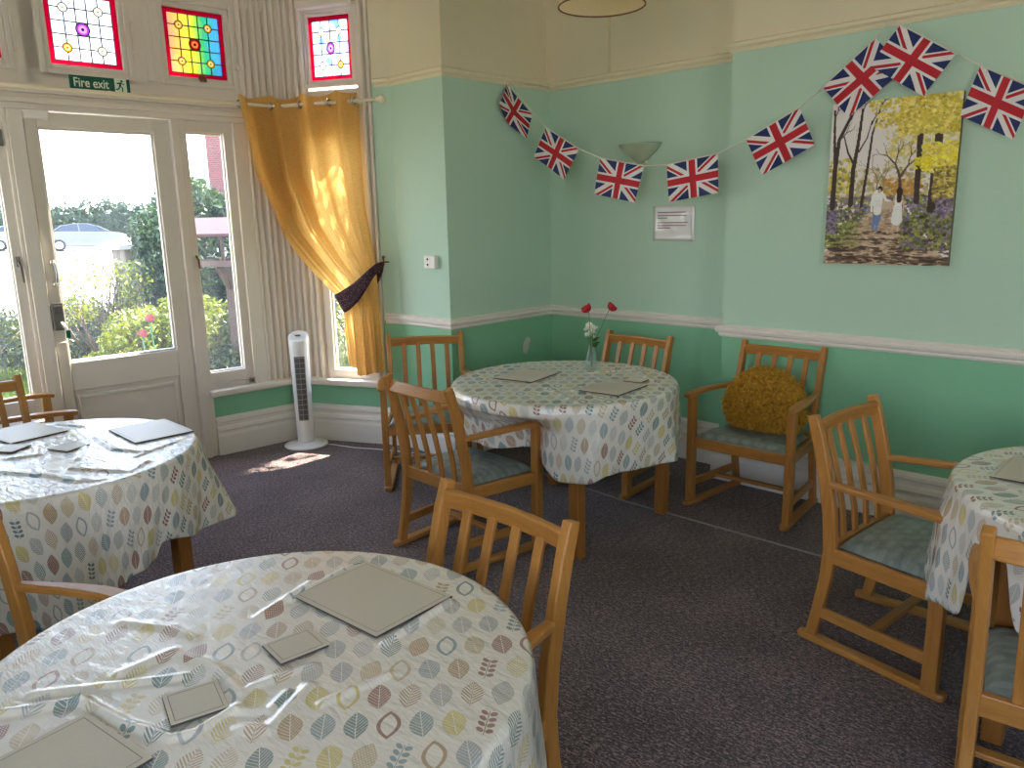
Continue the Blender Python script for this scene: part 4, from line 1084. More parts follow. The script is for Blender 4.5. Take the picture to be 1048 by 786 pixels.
# ---------------------------------------------------------------- woodland picture on canvas
def paint_picture(W=224, H=300):
    r = np.random.RandomState(3)
    im = np.zeros((H, W, 3)); yy, xx = np.mgrid[0:H, 0:W]; U = xx/W; Vv = yy/H
    def C(*c): return np.array(c, float)/255
    im[:] = C(236, 228, 226)
    def blob(u, v, ru, rv, col, a=1, n=1, jit=0, cj=12):
        for _ in range(n):
            uu = u+jit*r.randn() if jit else u; vv_ = v+jit*r.randn()*.8 if jit else v
            x0, x1 = int((uu-ru)*W)-1, int((uu+ru)*W)+2; y0, y1 = int((vv_-rv)*H)-1, int((vv_+rv)*H)+2
            x0, y0 = max(0, x0), max(0, y0); x1, y1 = min(W, x1), min(H, y1)
            if x1 <= x0 or y1 <= y0: continue
            d = ((U[y0:y1, x0:x1]-uu)/ru)**2+((Vv[y0:y1, x0:x1]-vv_)/rv)**2
            k = (d < 1)[..., None]*a; cc = np.clip(col+r.randn()*cj/255, 0, 1)
            im[y0:y1, x0:x1] = im[y0:y1, x0:x1]*(1-k)+cc*k
    def scatter(u0, u1, v0, v1, cols, n, s0, s1, a=.85):
        for _ in range(n):
            s = r.uniform(s0, s1); blob(r.uniform(u0, u1), r.uniform(v0, v1), s, s*.62, cols[r.randint(len(cols))], a)
    def stroke(p, w0, w1, col, a=1):
        p = [np.array(q, float) for q in p]; n = len(p)-1
        for i in range(n):
            L = max(2, int(np.hypot(*((p[i+1]-p[i])*[W, H]))*1.2))
            for t in np.linspace(0, 1, L):
                q = p[i]+(p[i+1]-p[i])*t; w = w0+(w1-w0)*((i+t)/n)
                blob(q[0], q[1], w, w*.8, col, a, cj=6)
    Y = [C(236, 214, 90), C(214, 190, 60), C(244, 226, 130), C(196, 176, 70)]
    G = [C(120, 128, 66), C(150, 150, 80), C(92, 104, 50), C(170, 166, 96)]
    P = [C(128, 110, 146), C(112, 96, 126), C(150, 134, 166), C(98, 88, 92)]
    BR = [C(196, 168, 140), C(214, 190, 166), C(176, 148, 120), C(150, 120, 98)]
    DK = [C(78, 58, 48), C(98, 76, 60), C(62, 46, 40)]
    # far wood
    scatter(0, 1, .40, .60, [C(206, 196, 150), C(190, 170, 110), C(222, 214, 190), C(166, 150, 90)], 500, .008, .025, .7)
    scatter(.45, .75, .47, .60, [C(204, 150, 70), C(186, 130, 60), C(220, 180, 100)], 160, .008, .02, .8)
    scatter(0, .22, .34, .55, Y[:2]+G[:1], 140, .008, .02, .7)
    scatter(0, 1, .58, .70, P+G, 900, .006, .018, .85)
    # ground
    scatter(0, 1, .68, .80, P+G+G, 900, .006, .02, .9)
    for i in range(int(.60*H), H):
        v = i/H; t = (v-.60)/.40; c = .50-.04*t; hw = .03+.55*t**1.15
        m_ = (abs(U[i]-c) < hw); im[i][m_] = BR[1]*(.95+.05*r.rand())
    scatter(.0, .28, .74, .90, G+[C(150, 160, 90)], 350, .008, .022)
    scatter(0, .1, .66, .8, P, 150, .006, .016)
    for _ in range(900):
        v = r.uniform(.66, 1); t = (v-.60)/.40; blob(.48+r.uniform(-1, 1)*(.03+.5*t), v, r.uniform(.01, .035), r.uniform(.003, .008), BR[r.randint(4)], .7)
    for v0, dv, n in ((.845, .008, 70), (.90, .012, 80), (.965, .02, 150), (.80, .006, 30)):
        for _ in range(n): blob(r.uniform(.05, 1), v0+dv*r.randn()+.0, r.uniform(.015, .05), r.uniform(.003, .008), DK[r.randint(3)], .65)
    scatter(.62, 1, .70, .90, P+G+G+DK[:1], 800, .006, .02, .85)
    scatter(.50, 1.0, .0, .34, Y+[C(238, 226, 170), C(230, 220, 190)], 420, .008, .024, .6)
    # trees
    def branch(x, y, a, L, w, d, col):
        if d == 0 or w < .0016: return
        x2, y2 = x+math.cos(a)*L*1.2, y+math.sin(a)*L
        stroke([(x, y), ((x+x2)/2+r.randn()*.006, (y+y2)/2), (x2, y2)], w, w*.7, col)
        for s in (-1, 1): branch(x2, y2, a+s*r.uniform(.25, .65), L*r.uniform(.65, .85), w*.62, d-1, col)
    tk = C(66, 50, 44); tk2 = C(92, 74, 62)
    scatter(.45, .72, .18, .42, [C(216, 200, 130), C(226, 210, 150)], 200, .006, .016, .6)
    for (x, yb, w, L, a, c) in ((.58, .60, .016, .13, -1.57, tk2), (.40, .60, .008, .11, -1.5, C(140, 120, 100)), (.46, .58, .006, .10, -1.6, C(150, 130, 110))): branch(x, yb, a, L, w, 6, c)
    for p, w0, w1 in (([(.045, .64), (.05, .4), (.07, .22), (.16, .08)], .022, .012), ([(.05, .4), (.03, .2), (.02, .04)], .014, .008), ([(.20, .62), (.205, .4), (.23, .25), (.25, .05)], .022, .010), ([(.21, .38), (.15, .30), (.11, .2)], .010, .005), ([(.29, .63), (.32, .4), (.34, .2), (.40, .02)], .013, .006), ([(.24, .3), (.30, .22), (.33, .12)], .007, .004)):
        stroke(p, w0, w1, tk)
    for x0, y0, a in ((.16, .1, -1.2), (.25, .08, -1.3), (.33, .14, -1.1), (.07, .22, -.7), (.38, .06, -1.0), (.02, .1, -1.2)): branch(x0, y0, a, .06, .006, 5, tk)
    stroke([(.72, .61), (.715, .4), (.71, .15), (.70, 0)], .022, .020, tk)
    stroke([(.835, .66), (.845, .4), (.85, .15), (.86, 0)], .032, .028, tk)
    # foliage over the top
    scatter(.55, 1.0, 0, .22, Y, 900, .006, .02, .85); scatter(.36, .66, .08, .17, Y+[C(190, 160, 90)], 220, .006, .016, .7); scatter(.3, .6, 0, .06, Y, 120, .006, .015, .7)
    scatter(.74, 1.0, .28, .44, Y[:3]+[C(250, 232, 40)], 650, .006, .02, .9); scatter(.68, .82, .36, .42, [C(236, 220, 40)], 60, .006, .015, .9)
    scatter(.84, 1.0, .42, .62, [C(196, 176, 70), C(150, 130, 60), C(222, 204, 110), C(120, 100, 60)], 500, .006, .016, .85)
    scatter(.86, 1, .60, .70, P, 120, .006, .015)
    # two walkers seen from behind
    skin = C(214, 176, 156); wh = C(240, 238, 236); bl = C(112, 138, 190)
    stroke([(.405, .70), (.402, .745), (.395, .775)], .016, .010, bl); stroke([(.44, .70), (.43, .74), (.425, .785)], .016, .010, bl)
    stroke([(.425, .665), (.425, .72)], .030, .028, bl)
    stroke([(.425, .565), (.423, .62), (.425, .665)], .040, .033, wh); stroke([(.385, .57), (.375, .62), (.378, .665)], .013, .009, wh); stroke([(.465, .57), (.487, .60), (.515, .605)], .013, .008, wh)
    blob(.435, .532, .020, .019, C(70, 48, 40)); blob(.43, .545, .014, .012, skin)
    stroke([(.565, .725), (.56, .765), (.55, .785)], .010, .007, skin); stroke([(.60, .725), (.598, .765), (.595, .79)], .010, .007, skin)
    stroke([(.585, .585), (.585, .64)], .030, .026, wh); stroke([(.583, .65), (.582, .72)], .034, .044, wh)
    stroke([(.555, .59), (.535, .64), (.53, .67)], .008, .006, skin); stroke([(.615, .59), (.63, .64), (.63, .67)], .008, .006, skin)
    stroke([(.59, .55), (.59, .605)], .024, .018, C(64, 36, 36)); blob(.588, .545, .022, .02, C(64, 36, 36))
    return np.clip(im, 0, 1)
pic = thing('canvas_picture', 'woodland walk canvas picture of two people hanging on green wall', 'picture', (-1.385, yR, 1.7215))
PW, PH, PD = .595, .795, .03
im = paint_picture(); H_, W_ = im.shape[:2]
me = bpy.data.meshes.new('print')
gx, gz = np.meshgrid(np.linspace(-PW/2, PW/2, W_), np.linspace(PH/2, -PH/2, H_))
Vg = np.stack([gx.ravel(), np.full(gx.size, -PD-.0005), gz.ravel()], 1)
idx = np.arange(W_*H_).reshape(H_, W_)
Fg = np.stack([idx[:-1, :-1].ravel(), idx[1:, :-1].ravel(), idx[1:, 1:].ravel(), idx[:-1, 1:].ravel()], 1)
me.from_pydata(Vg.tolist(), [], Fg.tolist()); me.update()
ca = me.color_attributes.new('print', 'FLOAT_COLOR', 'POINT')
lin = np.where(im <= .04045, im/12.92, ((im+.055)/1.055)**2.4)
ca.data.foreach_set('color', np.concatenate([lin.reshape(-1, 3), np.ones((W_*H_, 1))], 1).astype(np.float32).ravel())
mm, out = new_mat('canvas_print'); p = node('ShaderNodeBsdfPrincipled'); link(p.outputs[0], out.inputs[0])
a_ = node('ShaderNodeVertexColor'); a_.layer_name = 'print'; link(a_.outputs[0], p.inputs['Base Color']); p.inputs['Roughness'].default_value = .6
po = bpy.data.objects.new('print', me); COL.objects.link(po); me.materials.append(mm); po.parent = pic
m = MB(); m.bx(-PW/2, PW/2, -PD, 0, -PH/2, PH/2); m.build('stretcher', principled(srgb(120, 108, 84), .7, name='canvas_edge'), pic)

# ---------------------------------------------------------------- small wall things
M_paper = principled(srgb(222, 220, 222), .25, name='laminated_paper', coat=.6)
t = thing('laminated_notice', 'white laminated notice on the back wall below the flags', 'notice', (-2.764, yB, 1.5335))
nx = 12; V = []; Fc = []
for j in range(nx+1):
    for i in range(nx+1):
        u, v = i/nx-.5, j/nx-.5; V.append((u*.305, -.006-.004*math.sin(7*u+4*v)*math.cos(5*v), v*.222))
for j in range(nx):
    for i in range(nx): a = j*(nx+1)+i; Fc.append((a, a+1, a+nx+2, a+nx+1))
o = mesh_obj('sheet', V, Fc, M_paper, t, smooth=True); md = o.modifiers.new('thickness', 'SOLIDIFY'); md.thickness = .001
rt = random.Random(2); M_ink = principled(srgb(150, 110, 122), .6, name='faded_ink')
for k, (z, L) in enumerate(((.070, .20), (.050, .21), (.034, .06), (.006, .21), (-.012, .20), (-.028, .09))):
    m = MB(); x = -.115
    while x < -.115+L:
        w = rt.uniform(.006, .018); m.bx(x, x+w, -.0118, -.0112, z-.003, z+.003); x += w
    m.build('printed_line', M_ink, t)
# thermostat / call point on the cheek wall
t = thing('call_point', 'small white wall box near the outer corner of the green wall', 'wall box', (-3.955, yC, 1.318))
m = MB(); m.bx(-.055, .055, -.034, 0, -.042, .042); m.build('case', M_plastic, t, bevel=.006)
for z in (.018, -.018):
    m = MB(); m.lathe([(.0005, 0), (.008, 0), (.008, .003), (.0005, .004)], 14, M=Matrix.Translation((-.015, -.034, z)) @ Matrix.Rotation(PI/2, 4, 'X')); m.build('button', M_grey, t)
# half-cone wall uplighter
t = thing('wall_uplighter', 'half-cone wall uplighter on the back wall behind the flags', 'wall lamp', (-3.02, yB, 1.915))
m = MB(); rings = []
for z, r in ((0, .030), (.03, .060), (.075, .115), (.115, .150), (.122, .158)):
    rings.append([Vector((r*math.cos(PI+PI*k/20), r*.75*math.sin(PI+PI*k/20), z)) for k in range(21)])
m.loft(rings, cap=False, close=False, smooth=True)
o = m.build('shade', principled(srgb(178, 192, 166), .5, name='uplighter_plaster'), t); md = o.modifiers.new('thickness', 'SOLIDIFY'); md.thickness = .006
m = MB(); m.bx(-.05, .05, -.012, 0, .0, .10); m.build('back_plate', M_cream, t)
# scuff of bare plaster below the dado on the return wall
# pendant lamp
zl = 2.46
t = thing('pendant_lamp', 'cream drum pendant lampshade cut off by the top of the photo', 'lamp', (-2.165, 2.86, 0))
M_shade = fabric('lampshade_fabric', srgb(244, 222, 182), .7, 300, .85, .95, 1.04)
m = MB(); m.lathe([(.182, zl), (.172, zl+.21)], 48); m.build('lamp_shade', M_shade, t)
m = MB(); m.tube([(0.183*math.cos(2*PI*k/48), .183*math.sin(2*PI*k/48), zl) for k in range(49)], .0035, 6, cap=False); m.build('rim', principled(srgb(120, 84, 50), .6, name='shade_trim'), t)
m = MB(); m.tube([(0, 0, zl+.19), (0, 0, HC)], .004, 8); m.build('flex', M_plastic, t)
m = MB(); m.tube([(0, 0, zl+.10), (0, 0, zl+.2)], .02, 14)
for k in range(3): m.tube([(0, 0, zl+.19), (.171*math.cos(2.1*k), .171*math.sin(2.1*k), zl+.205)], .002, 6)
m.build('lamp_holder', M_plastic, t)
m = MB(); m.sphere((0, 0, zl+.07), .03, 16, 12, (1, 1, 1.25)); m.build('bulb', principled(srgb(240, 240, 235), .3, name='bulb_glass'), t)
m = MB(); m.lathe([(.0005, HC-.03), (.03, HC-.03), (.045, HC-.004), (.045, HC), (.0005, HC)], 24); m.build('ceiling_rose', M_plastic, t)

# ---------------------------------------------------------------- outdoors
ZG = -.10
def ground_mat(name, c1, c2, sc):
    m, out = new_mat(name); p = node('ShaderNodeBsdfPrincipled'); link(p.outputs[0], out.inputs[0])
    link(ramp(noise(coord(), sc, 5, .6), [(.3, c1), (.7, c2)]), p.inputs['Base Color']); p.inputs['Roughness'].default_value = .95
    return m
m = MB(); m.prism([(-130, ZG+1.14), (-10.5, ZG), (-10.5, ZG-.3), (-130, ZG-.3)], -60, 110, 'xz'); struct(m.build('ground_parking', ground_mat('parking_tarmac', srgb(150, 146, 142), srgb(176, 172, 166), 1.5)))
m = MB(); m.bx(-5.6, 30, -30, YS-.11, ZG-.3, ZG); m.bx(XE+.11, 30, YS-.11, 22, ZG-.3, ZG); struct(m.build('ground_unseen_pale', ground_mat('pale_bounce_ground', srgb(176, 168, 158), srgb(196, 188, 178), 1.2)))  # unseen ground made pale to keep green bounce out of the added openings
m = MB(); m.bx(-10.5, -5.6, -14, 22, ZG-.3, ZG); m.bx(-5.6, XE+.11, yB+.12, 22, ZG-.3, ZG); struct(m.build('ground_garden', ground_mat('garden_soil', srgb(84, 84, 56), srgb(112, 108, 74), 4)))
def leaf_mat(name, c1, c2):
    m, out = new_mat(name); p = node('ShaderNodeBsdfPrincipled')
    c = ramp(noise(coord(), 5, 3), [(.35, c1), (.65, c2)])
    link(c, p.inputs['Base Color']); p.inputs['Roughness'].default_value = .5
    t = node('ShaderNodeBsdfTranslucent'); link(c, t.inputs[0])
    mx = node('ShaderNodeMixShader'); mx.inputs[0].default_value = .3; link(p.outputs[0], mx.inputs[1]); link(t.outputs[0], mx.inputs[2]); link(mx.outputs[0], out.inputs[0])
    return m
L_yel = leaf_mat('yellow_green_leaf', srgb(86, 94, 14), srgb(124, 128, 26))
L_mid = leaf_mat('mid_green_leaf', srgb(32, 54, 22), srgb(58, 80, 32))
L_dark = leaf_mat('dark_green_leaf', srgb(32, 52, 34), srgb(54, 76, 50))
L_olive = leaf_mat('olive_leaf', srgb(50, 58, 26), srgb(80, 86, 40))
M_bark = principled(srgb(96, 78, 62), .9, name='bark')
def leaves_into(V, Fc, c, rad, n, size, rs, shell=.55):
    for _ in range(n):
        d = Vector((rs.gauss(0, 1), rs.gauss(0, 1), rs.gauss(0, 1))).normalized()
        q = shell+(1-shell)*rs.random()
        p = Vector((c[0]+d.x*rad[0]*q, c[1]+d.y*rad[1]*q, c[2]+d.z*rad[2]*q))
        if p.z < ZG+.02: continue
        a = Vector((rs.gauss(0, 1), rs.gauss(0, 1), rs.gauss(0, 1)+.2)).normalized(); b = a.cross(Vector((rs.gauss(0, 1), rs.gauss(0, 1), rs.gauss(0, 1)))).normalized()
        s = size*rs.uniform(.6, 1.3)
        k = len(V); V += [p-a*s, p+b*s*.42, p+a*s, p-b*s*.42]; Fc.append((k, k+1, k+2, k+3))
def shrub(name, label, clumps, mat, nleaf, size, seed, cat='shrub', group=None, stems=8, base=None):
    rs = random.Random(seed); V, Fc = [], []
    for c, rad in clumps: leaves_into(V, Fc, c, rad, nleaf, size, rs)
    bx_, by_ = base if base else (sum(c[0] for c, r in clumps)/len(clumps), sum(c[1] for c, r in clumps)/len(clumps))
    t = thing(name, label, cat, (0, 0, 0), 0, group)
    mesh_obj('foliage', V, Fc, mat, t)
    m = MB()
    for k in range(stems):
        c, rad = clumps[k % len(clumps)]; e = Vector(c)+Vector((rs.uniform(-.5, .5)*rad[0], rs.uniform(-.5, .5)*rad[1], rs.uniform(0, .7)*rad[2]))
        s = Vector((bx_+rs.uniform(-.1, .1), by_+rs.uniform(-.1, .1), ZG)); mid = (s+e)/2+Vector((rs.uniform(-.1, .1), rs.uniform(-.1, .1), .05))
        m.tube([s, mid, e], [.018, .013, .006], 6)
    m.build('stem', M_bark, t)
    return t
GS = 'shrubs in the front garden'
shrub('yellow_shrub', 'bright yellow-green shrub low behind the door glass', [((-7.95, 3.05, .42), (.5, .42, .40)), ((-7.8, 3.45, .5), (.5, .45, .45)), ((-7.9, 3.9, .40), (.5, .5, .4)), ((-8.1, 2.75, .15), (.35, .35, .25))], L_yel, 2600, .034, 1, group=GS)
shrub('tall_shrub', 'tall green shrub at the right of the door glass', [((-9.0, 3.95, 1.05), (.55, .55, .45)), ((-8.9, 4.05, .5), (.6, .5, .6)), ((-9.1, 3.85, 1.45), (.38, .38, .35)), ((-9.1, 4.5, 1.2), (.6, .6, .8))], L_mid, 3000, .042, 2, group=GS)
shrub('twiggy_shrub', 'open twiggy shrub in front of the stone gate pillar', [((-8.9, 3.05, .95), (.42, .42, .36)), ((-8.85, 3.35, 1.0), (.3, .25, .25)), ((-8.85, 2.7, .75), (.28, .28, .18))], L_yel, 330, .032, 3, group=GS, stems=18, base=(-8.9, 3.15))
shrub('ivy_shrub', 'dull green creeping shrub covering the low garden wall', [((-9.75, 2.95, .40), (.35, .65, .42)), ((-9.6, 3.6, .4), (.35, .6, .45)), ((-9.2, 3.2, .15), (.5, .7, .3))], L_olive, 2200, .032, 4, group=GS)
shrub('leafy_bush', 'pale green bush behind the bird table in the narrow window', [((-8.9, 4.9, 1.5), (.7, .6, .7)), ((-8.8, 4.7, .6), (.7, .6, .7)), ((-9.2, 4.2, 1.75), (.4, .4, .4))], L_mid, 2600, .045, 5, group=GS)
shrub('grassy_bush', 'yellowish bush at the foot of the bird table', [((-7.3, 3.95, .45), (.5, .42, .55)), ((-7.4, 4.3, .3), (.5, .4, .5)), ((-7.2, 3.6, .15), (.35, .3, .3))], L_olive, 2200, .036, 6, group=GS)
shrub('window_shrub', 'sunlit shrub outside the curtained side window', [((-6.6, 4.6, .6), (.5, .5, .5)), ((-6.9, 5.0, .9), (.6, .5, .6)), ((-6.0, 5.4, .5), (.6, .5, .6))], L_yel, 1600, .04, 7, group=GS)
shrub('corner_shrub', 'brownish shrub seen past the left edge behind the armchair', [((-9.4, 2.2, .45), (.4, .45, .35)), ((-9.5, 1.7, .4), (.4, .5, .35)), ((-9.2, 1.2, .35), (.45, .5, .35))], L_olive, 1400, .032, 8, group=GS)
rs = random.Random(77); V, Fc = [], []
tr = thing('added_shade_tree', 'unseen leafy tree added outside the side window to dapple the sun', 'tree')  # out-of-view tree added to break up the sun on curtain and floor
leaves_into(V, Fc, (-5.02, 5.05, 4.35), (.75, .6, .62), 620, .055, rs, .1); leaves_into(V, Fc, (-5.7, 5.7, 4.9), (.8, .7, .6), 500, .055, rs, .1)
mesh_obj('foliage', V, Fc, L_mid, tr)
m = MB(); m.tube([(-6.5, 6.6, ZG), (-6.45, 6.5, 1.8), (-6.1, 6.1, 3.6), (-5.7, 5.7, 4.8)], [.08, .07, .05, .02], 8); m.build('trunk', M_bark, tr)
m = MB(); m.tube([(-6.1, 6.1, 3.6), (-5.5, 5.5, 4.0), (-5.0, 5.05, 4.4)], [.04, .025, .01], 6); m.build('branch', M_bark, tr)
for k, (x, y, z, lab) in enumerate(((-7.28, 2.86, .74, 'upper pink rose bloom in the garden beyond the door'), (-7.28, 2.78, .61, 'lower pink rose bloom in the garden beyond the door'))):
    t = thing('pink_rose', lab, 'flower', (x, y, 0), 0, 'garden roses')
    m = MB()
    for q in range(4): petal_cup(m, Matrix.Translation((0, 0, z)) @ Matrix.Rotation(.5, 4, 'Y') @ Matrix.Rotation(q*.5, 4, 'Z'), 5, .044-.010*q, .022+.014*q, 1.4)
    m.build('petals', principled(srgb(196, 104, 112), .6, name='pink_petal'), t, recalc=False)
    m = MB(); m.tube([(.05, .02, ZG), (.02, .01, z*.5), (0, 0, z)], .008, 6); m.build('stem', M_stem, t)
# lawn blades
rs = random.Random(21); V, Fc = [], []
for _ in range(26000):
    x, y = rs.uniform(-10.3, -6.0), rs.uniform(.2, 5.2)
    if x < -9.9 and y > 3.5: continue
    h = rs.uniform(.08, .2) if x < -7.5 else rs.uniform(.16, .40); a = rs.random()*6.28; w = .008
    k = len(V); V += [(x-w*math.cos(a), y-w*math.sin(a), ZG), (x+w*math.cos(a), y+w*math.sin(a), ZG), (x+rs.uniform(-.05, .05), y+rs.uniform(-.05, .05), ZG+h)]; Fc.append((k, k+1, k+2))
tag(mesh_obj('lawn_grass', V, Fc, leaf_mat('grass_blade', srgb(86, 106, 24), srgb(116, 132, 40))), 'sunlit rough grass outside the bay window', 'grass', kind='stuff')
# stone wall and gate pillar
def stone():
    m, out = new_mat('rubble_stone'); p = node('ShaderNodeBsdfPrincipled'); link(p.outputs[0], out.inputs[0])
    n = node('ShaderNodeTexVoronoi'); n.inputs['Scale'].default_value = 5; link(coord(), n.inputs['Vector'])
    f = X(n.outputs['Color']); e = node('ShaderNodeTexVoronoi'); e.feature = 'DISTANCE_TO_EDGE'; e.inputs['Scale'].default_value = 5; link(coord(), e.inputs['Vector'])
    c = ramp(sep(n.outputs['Color'])[0], [(.1, srgb(70, 66, 62)), (.9, srgb(104, 96, 88))])
    c = mixc(X(e.outputs['Distance']) < .05, c, srgb(70, 68, 64)); link(c, p.inputs['Base Color']); p.inputs['Roughness'].default_value = .9
    b = node('ShaderNodeBump'); b.inputs['Distance'].default_value = .04; link(e.outputs['Distance'], b.inputs['Height']); link(b.outputs[0], p.inputs['Normal'])
    return m
M_stone = stone()
t = thing('garden_wall', 'low grey rubble stone wall between garden and car park', 'wall')
m = MB(); m.bx(-10.75, -10.42, -9, 3.55, ZG-.05, .52); m.build('masonry', M_stone, t, bevel=.03)
m = MB(); m.bx(-10.79, -10.38, -9, 3.55, .52, .60); m.build('coping', M_stone, t, bevel=.02)
t = thing('gate_pillar', 'square stone gate pillar with a pale flat cap', 'pillar', (-10.35, 4.02, 0))
m = MB(); m.bx(-.22, .22, -.24, .24, ZG-.05, 1.30); m.build('shaft', M_stone, t, bevel=.02)
m = MB(); m.loft([[(-.32, -.34, 1.30), (.32, -.34, 1.30), (.32, .34, 1.30), (-.32, .34, 1.30)], [(-.32, -.34, 1.36), (.32, -.34, 1.36), (.32, .34, 1.36), (-.32, .34, 1.36)], [(-.1, -.12, 1.46), (.1, -.12, 1.46), (.1, .12, 1.46), (-.1, .12, 1.46)]]); m.build('cap', principled(srgb(168, 160, 150), .9, name='cap_stone'), t)
t = thing('garden_hedge', 'clipped dark hedge running along behind the parked cars', 'hedge')
rs = random.Random(31); V, Fc = [], []
hd = Vector((.35, 1, 0)).normalized(); hc = Vector((-53.7, 19.1, 0))
for k in range(30):
    c = hc+hd*(-24+k*1.15); leaves_into(V, Fc, (c.x, c.y, 1.45+.15*rs.random()), (1.1, 1.1, 1.5+.25*rs.random()), 1100, .17, rs, .6)
mesh_obj('foliage', V, Fc, L_dark, t)
m = MB(); a, b = hc-hd*24, hc+hd*10; nn = Vector((hd.y, -hd.x, 0))
m.loft([[a-nn*.7+Vector((0, 0, ZG)), a+nn*.7+Vector((0, 0, ZG)), a+nn*.6+Vector((0, 0, 2.3)), a-nn*.6+Vector((0, 0, 2.3))], [b-nn*.7+Vector((0, 0, ZG)), b+nn*.7+Vector((0, 0, ZG)), b+nn*.6+Vector((0, 0, 2.3)), b-nn*.6+Vector((0, 0, 2.3))]]); m.build('inner_growth', L_dark, t)
# bird table
M_bt = principled(srgb(80, 60, 52), .8, name='weathered_wood'); M_btr = principled(srgb(66, 27, 27), .75, name='faded_red_roof')
t = thing('bird_table', 'wooden bird table with a faded red roof outside the narrow window', 'bird table', (-7.15, 3.62, 0), .45)
m = MB(); m.bx(-.045, .045, -.045, .045, ZG, 1.20); m.build('post', M_bt, t, bevel=.006)
m = MB()
for a in range(4):
    d = Vector((math.cos(a*PI/2), math.sin(a*PI/2), 0)); m.bar([d*.04+Vector((0, 0, .98)), d*.17+Vector((0, 0, 1.19))], .03, .03, side=(-d.y, d.x, 0))
m.build('brace', M_bt, t)
m = MB(); m.bx(-.27, .27, -.24, .24, 1.20, 1.225); m.bx(-.28, .28, -.26, -.24, 1.20, 1.255); m.bx(-.28, .28, .24, .26, 1.20, 1.255); m.bx(-.29, -.27, -.26, .26, 1.20, 1.255); m.bx(.27, .29, -.26, .26, 1.20, 1.255); m.build('platform', M_bt, t)
for sx in (-1, 1):
    for sy in (-1, 1):
        m = MB(); m.bx(sx*.23-.014, sx*.23+.014, sy*.20-.014, sy*.20+.014, 1.225, 1.53); m.build('upright', M_bt, t)
m = MB()
m.prism([(-.34, 1.50), (-.02, 1.645), (.02, 1.645), (.34, 1.50), (.34, 1.475), (0, 1.615), (-.34, 1.475)], -.36, .36, 'yz'); m.build('roof', M_btr, t)
# brick building in the distance
def brick():
    m, out = new_mat('red_brick'); p = node('ShaderNodeBsdfPrincipled'); link(p.outputs[0], out.inputs[0])
    b = node('ShaderNodeTexBrick'); b.inputs['Color1'].default_value = srgb(100, 46, 42); b.inputs['Color2'].default_value = srgb(84, 38, 36); b.inputs['Mortar'].default_value = srgb(116, 96, 90)
    b.inputs['Scale'].default_value = 1.5
    mp = node('ShaderNodeMapping'); mp.inputs['Rotation'].default_value = (PI/2, 0, 0); link(coord(), mp.inputs[0]); link(mp.outputs[0], b.inputs['Vector'])
    link(b.outputs[0], p.inputs['Base Color']); p.inputs['Roughness'].default_value = .9
    return m
t = thing('brick_house', 'tall red brick house glimpsed through the top of the narrow window', 'house', (-62.5, 36.75, 0), .45)
m = MB(); m.bx(-4, 4, -4, 4, ZG, 12); m.build('brickwork', brick(), t)
m = MB(); m.prism([(-4.4, 12), (0, 15), (4.4, 12)], -4.4, 4.4, 'xz'); m.build('roof', principled(srgb(90, 84, 86), .8, name='slate'), t)
for (y, z) in ((-2.6, 6.6), (-2.6, 3.0), (1.5, 6.6), (1.5, 3.0)):
    m = MB(); m.bx(3.96, 4.04, y-.55, y+.55, z-1, z+1); w = m.build('window', M_white2, t)
    m = MB(); m.bx(4.02, 4.06, y-.43, y+.43, z-.9, z+.9); m.build('pane', M_dark, w)
m = MB(); m.tube([(4.06, -3.6, ZG), (4.06, -3.6, 11.9)], .07, 8); m.build('downpipe', M_white2, t)
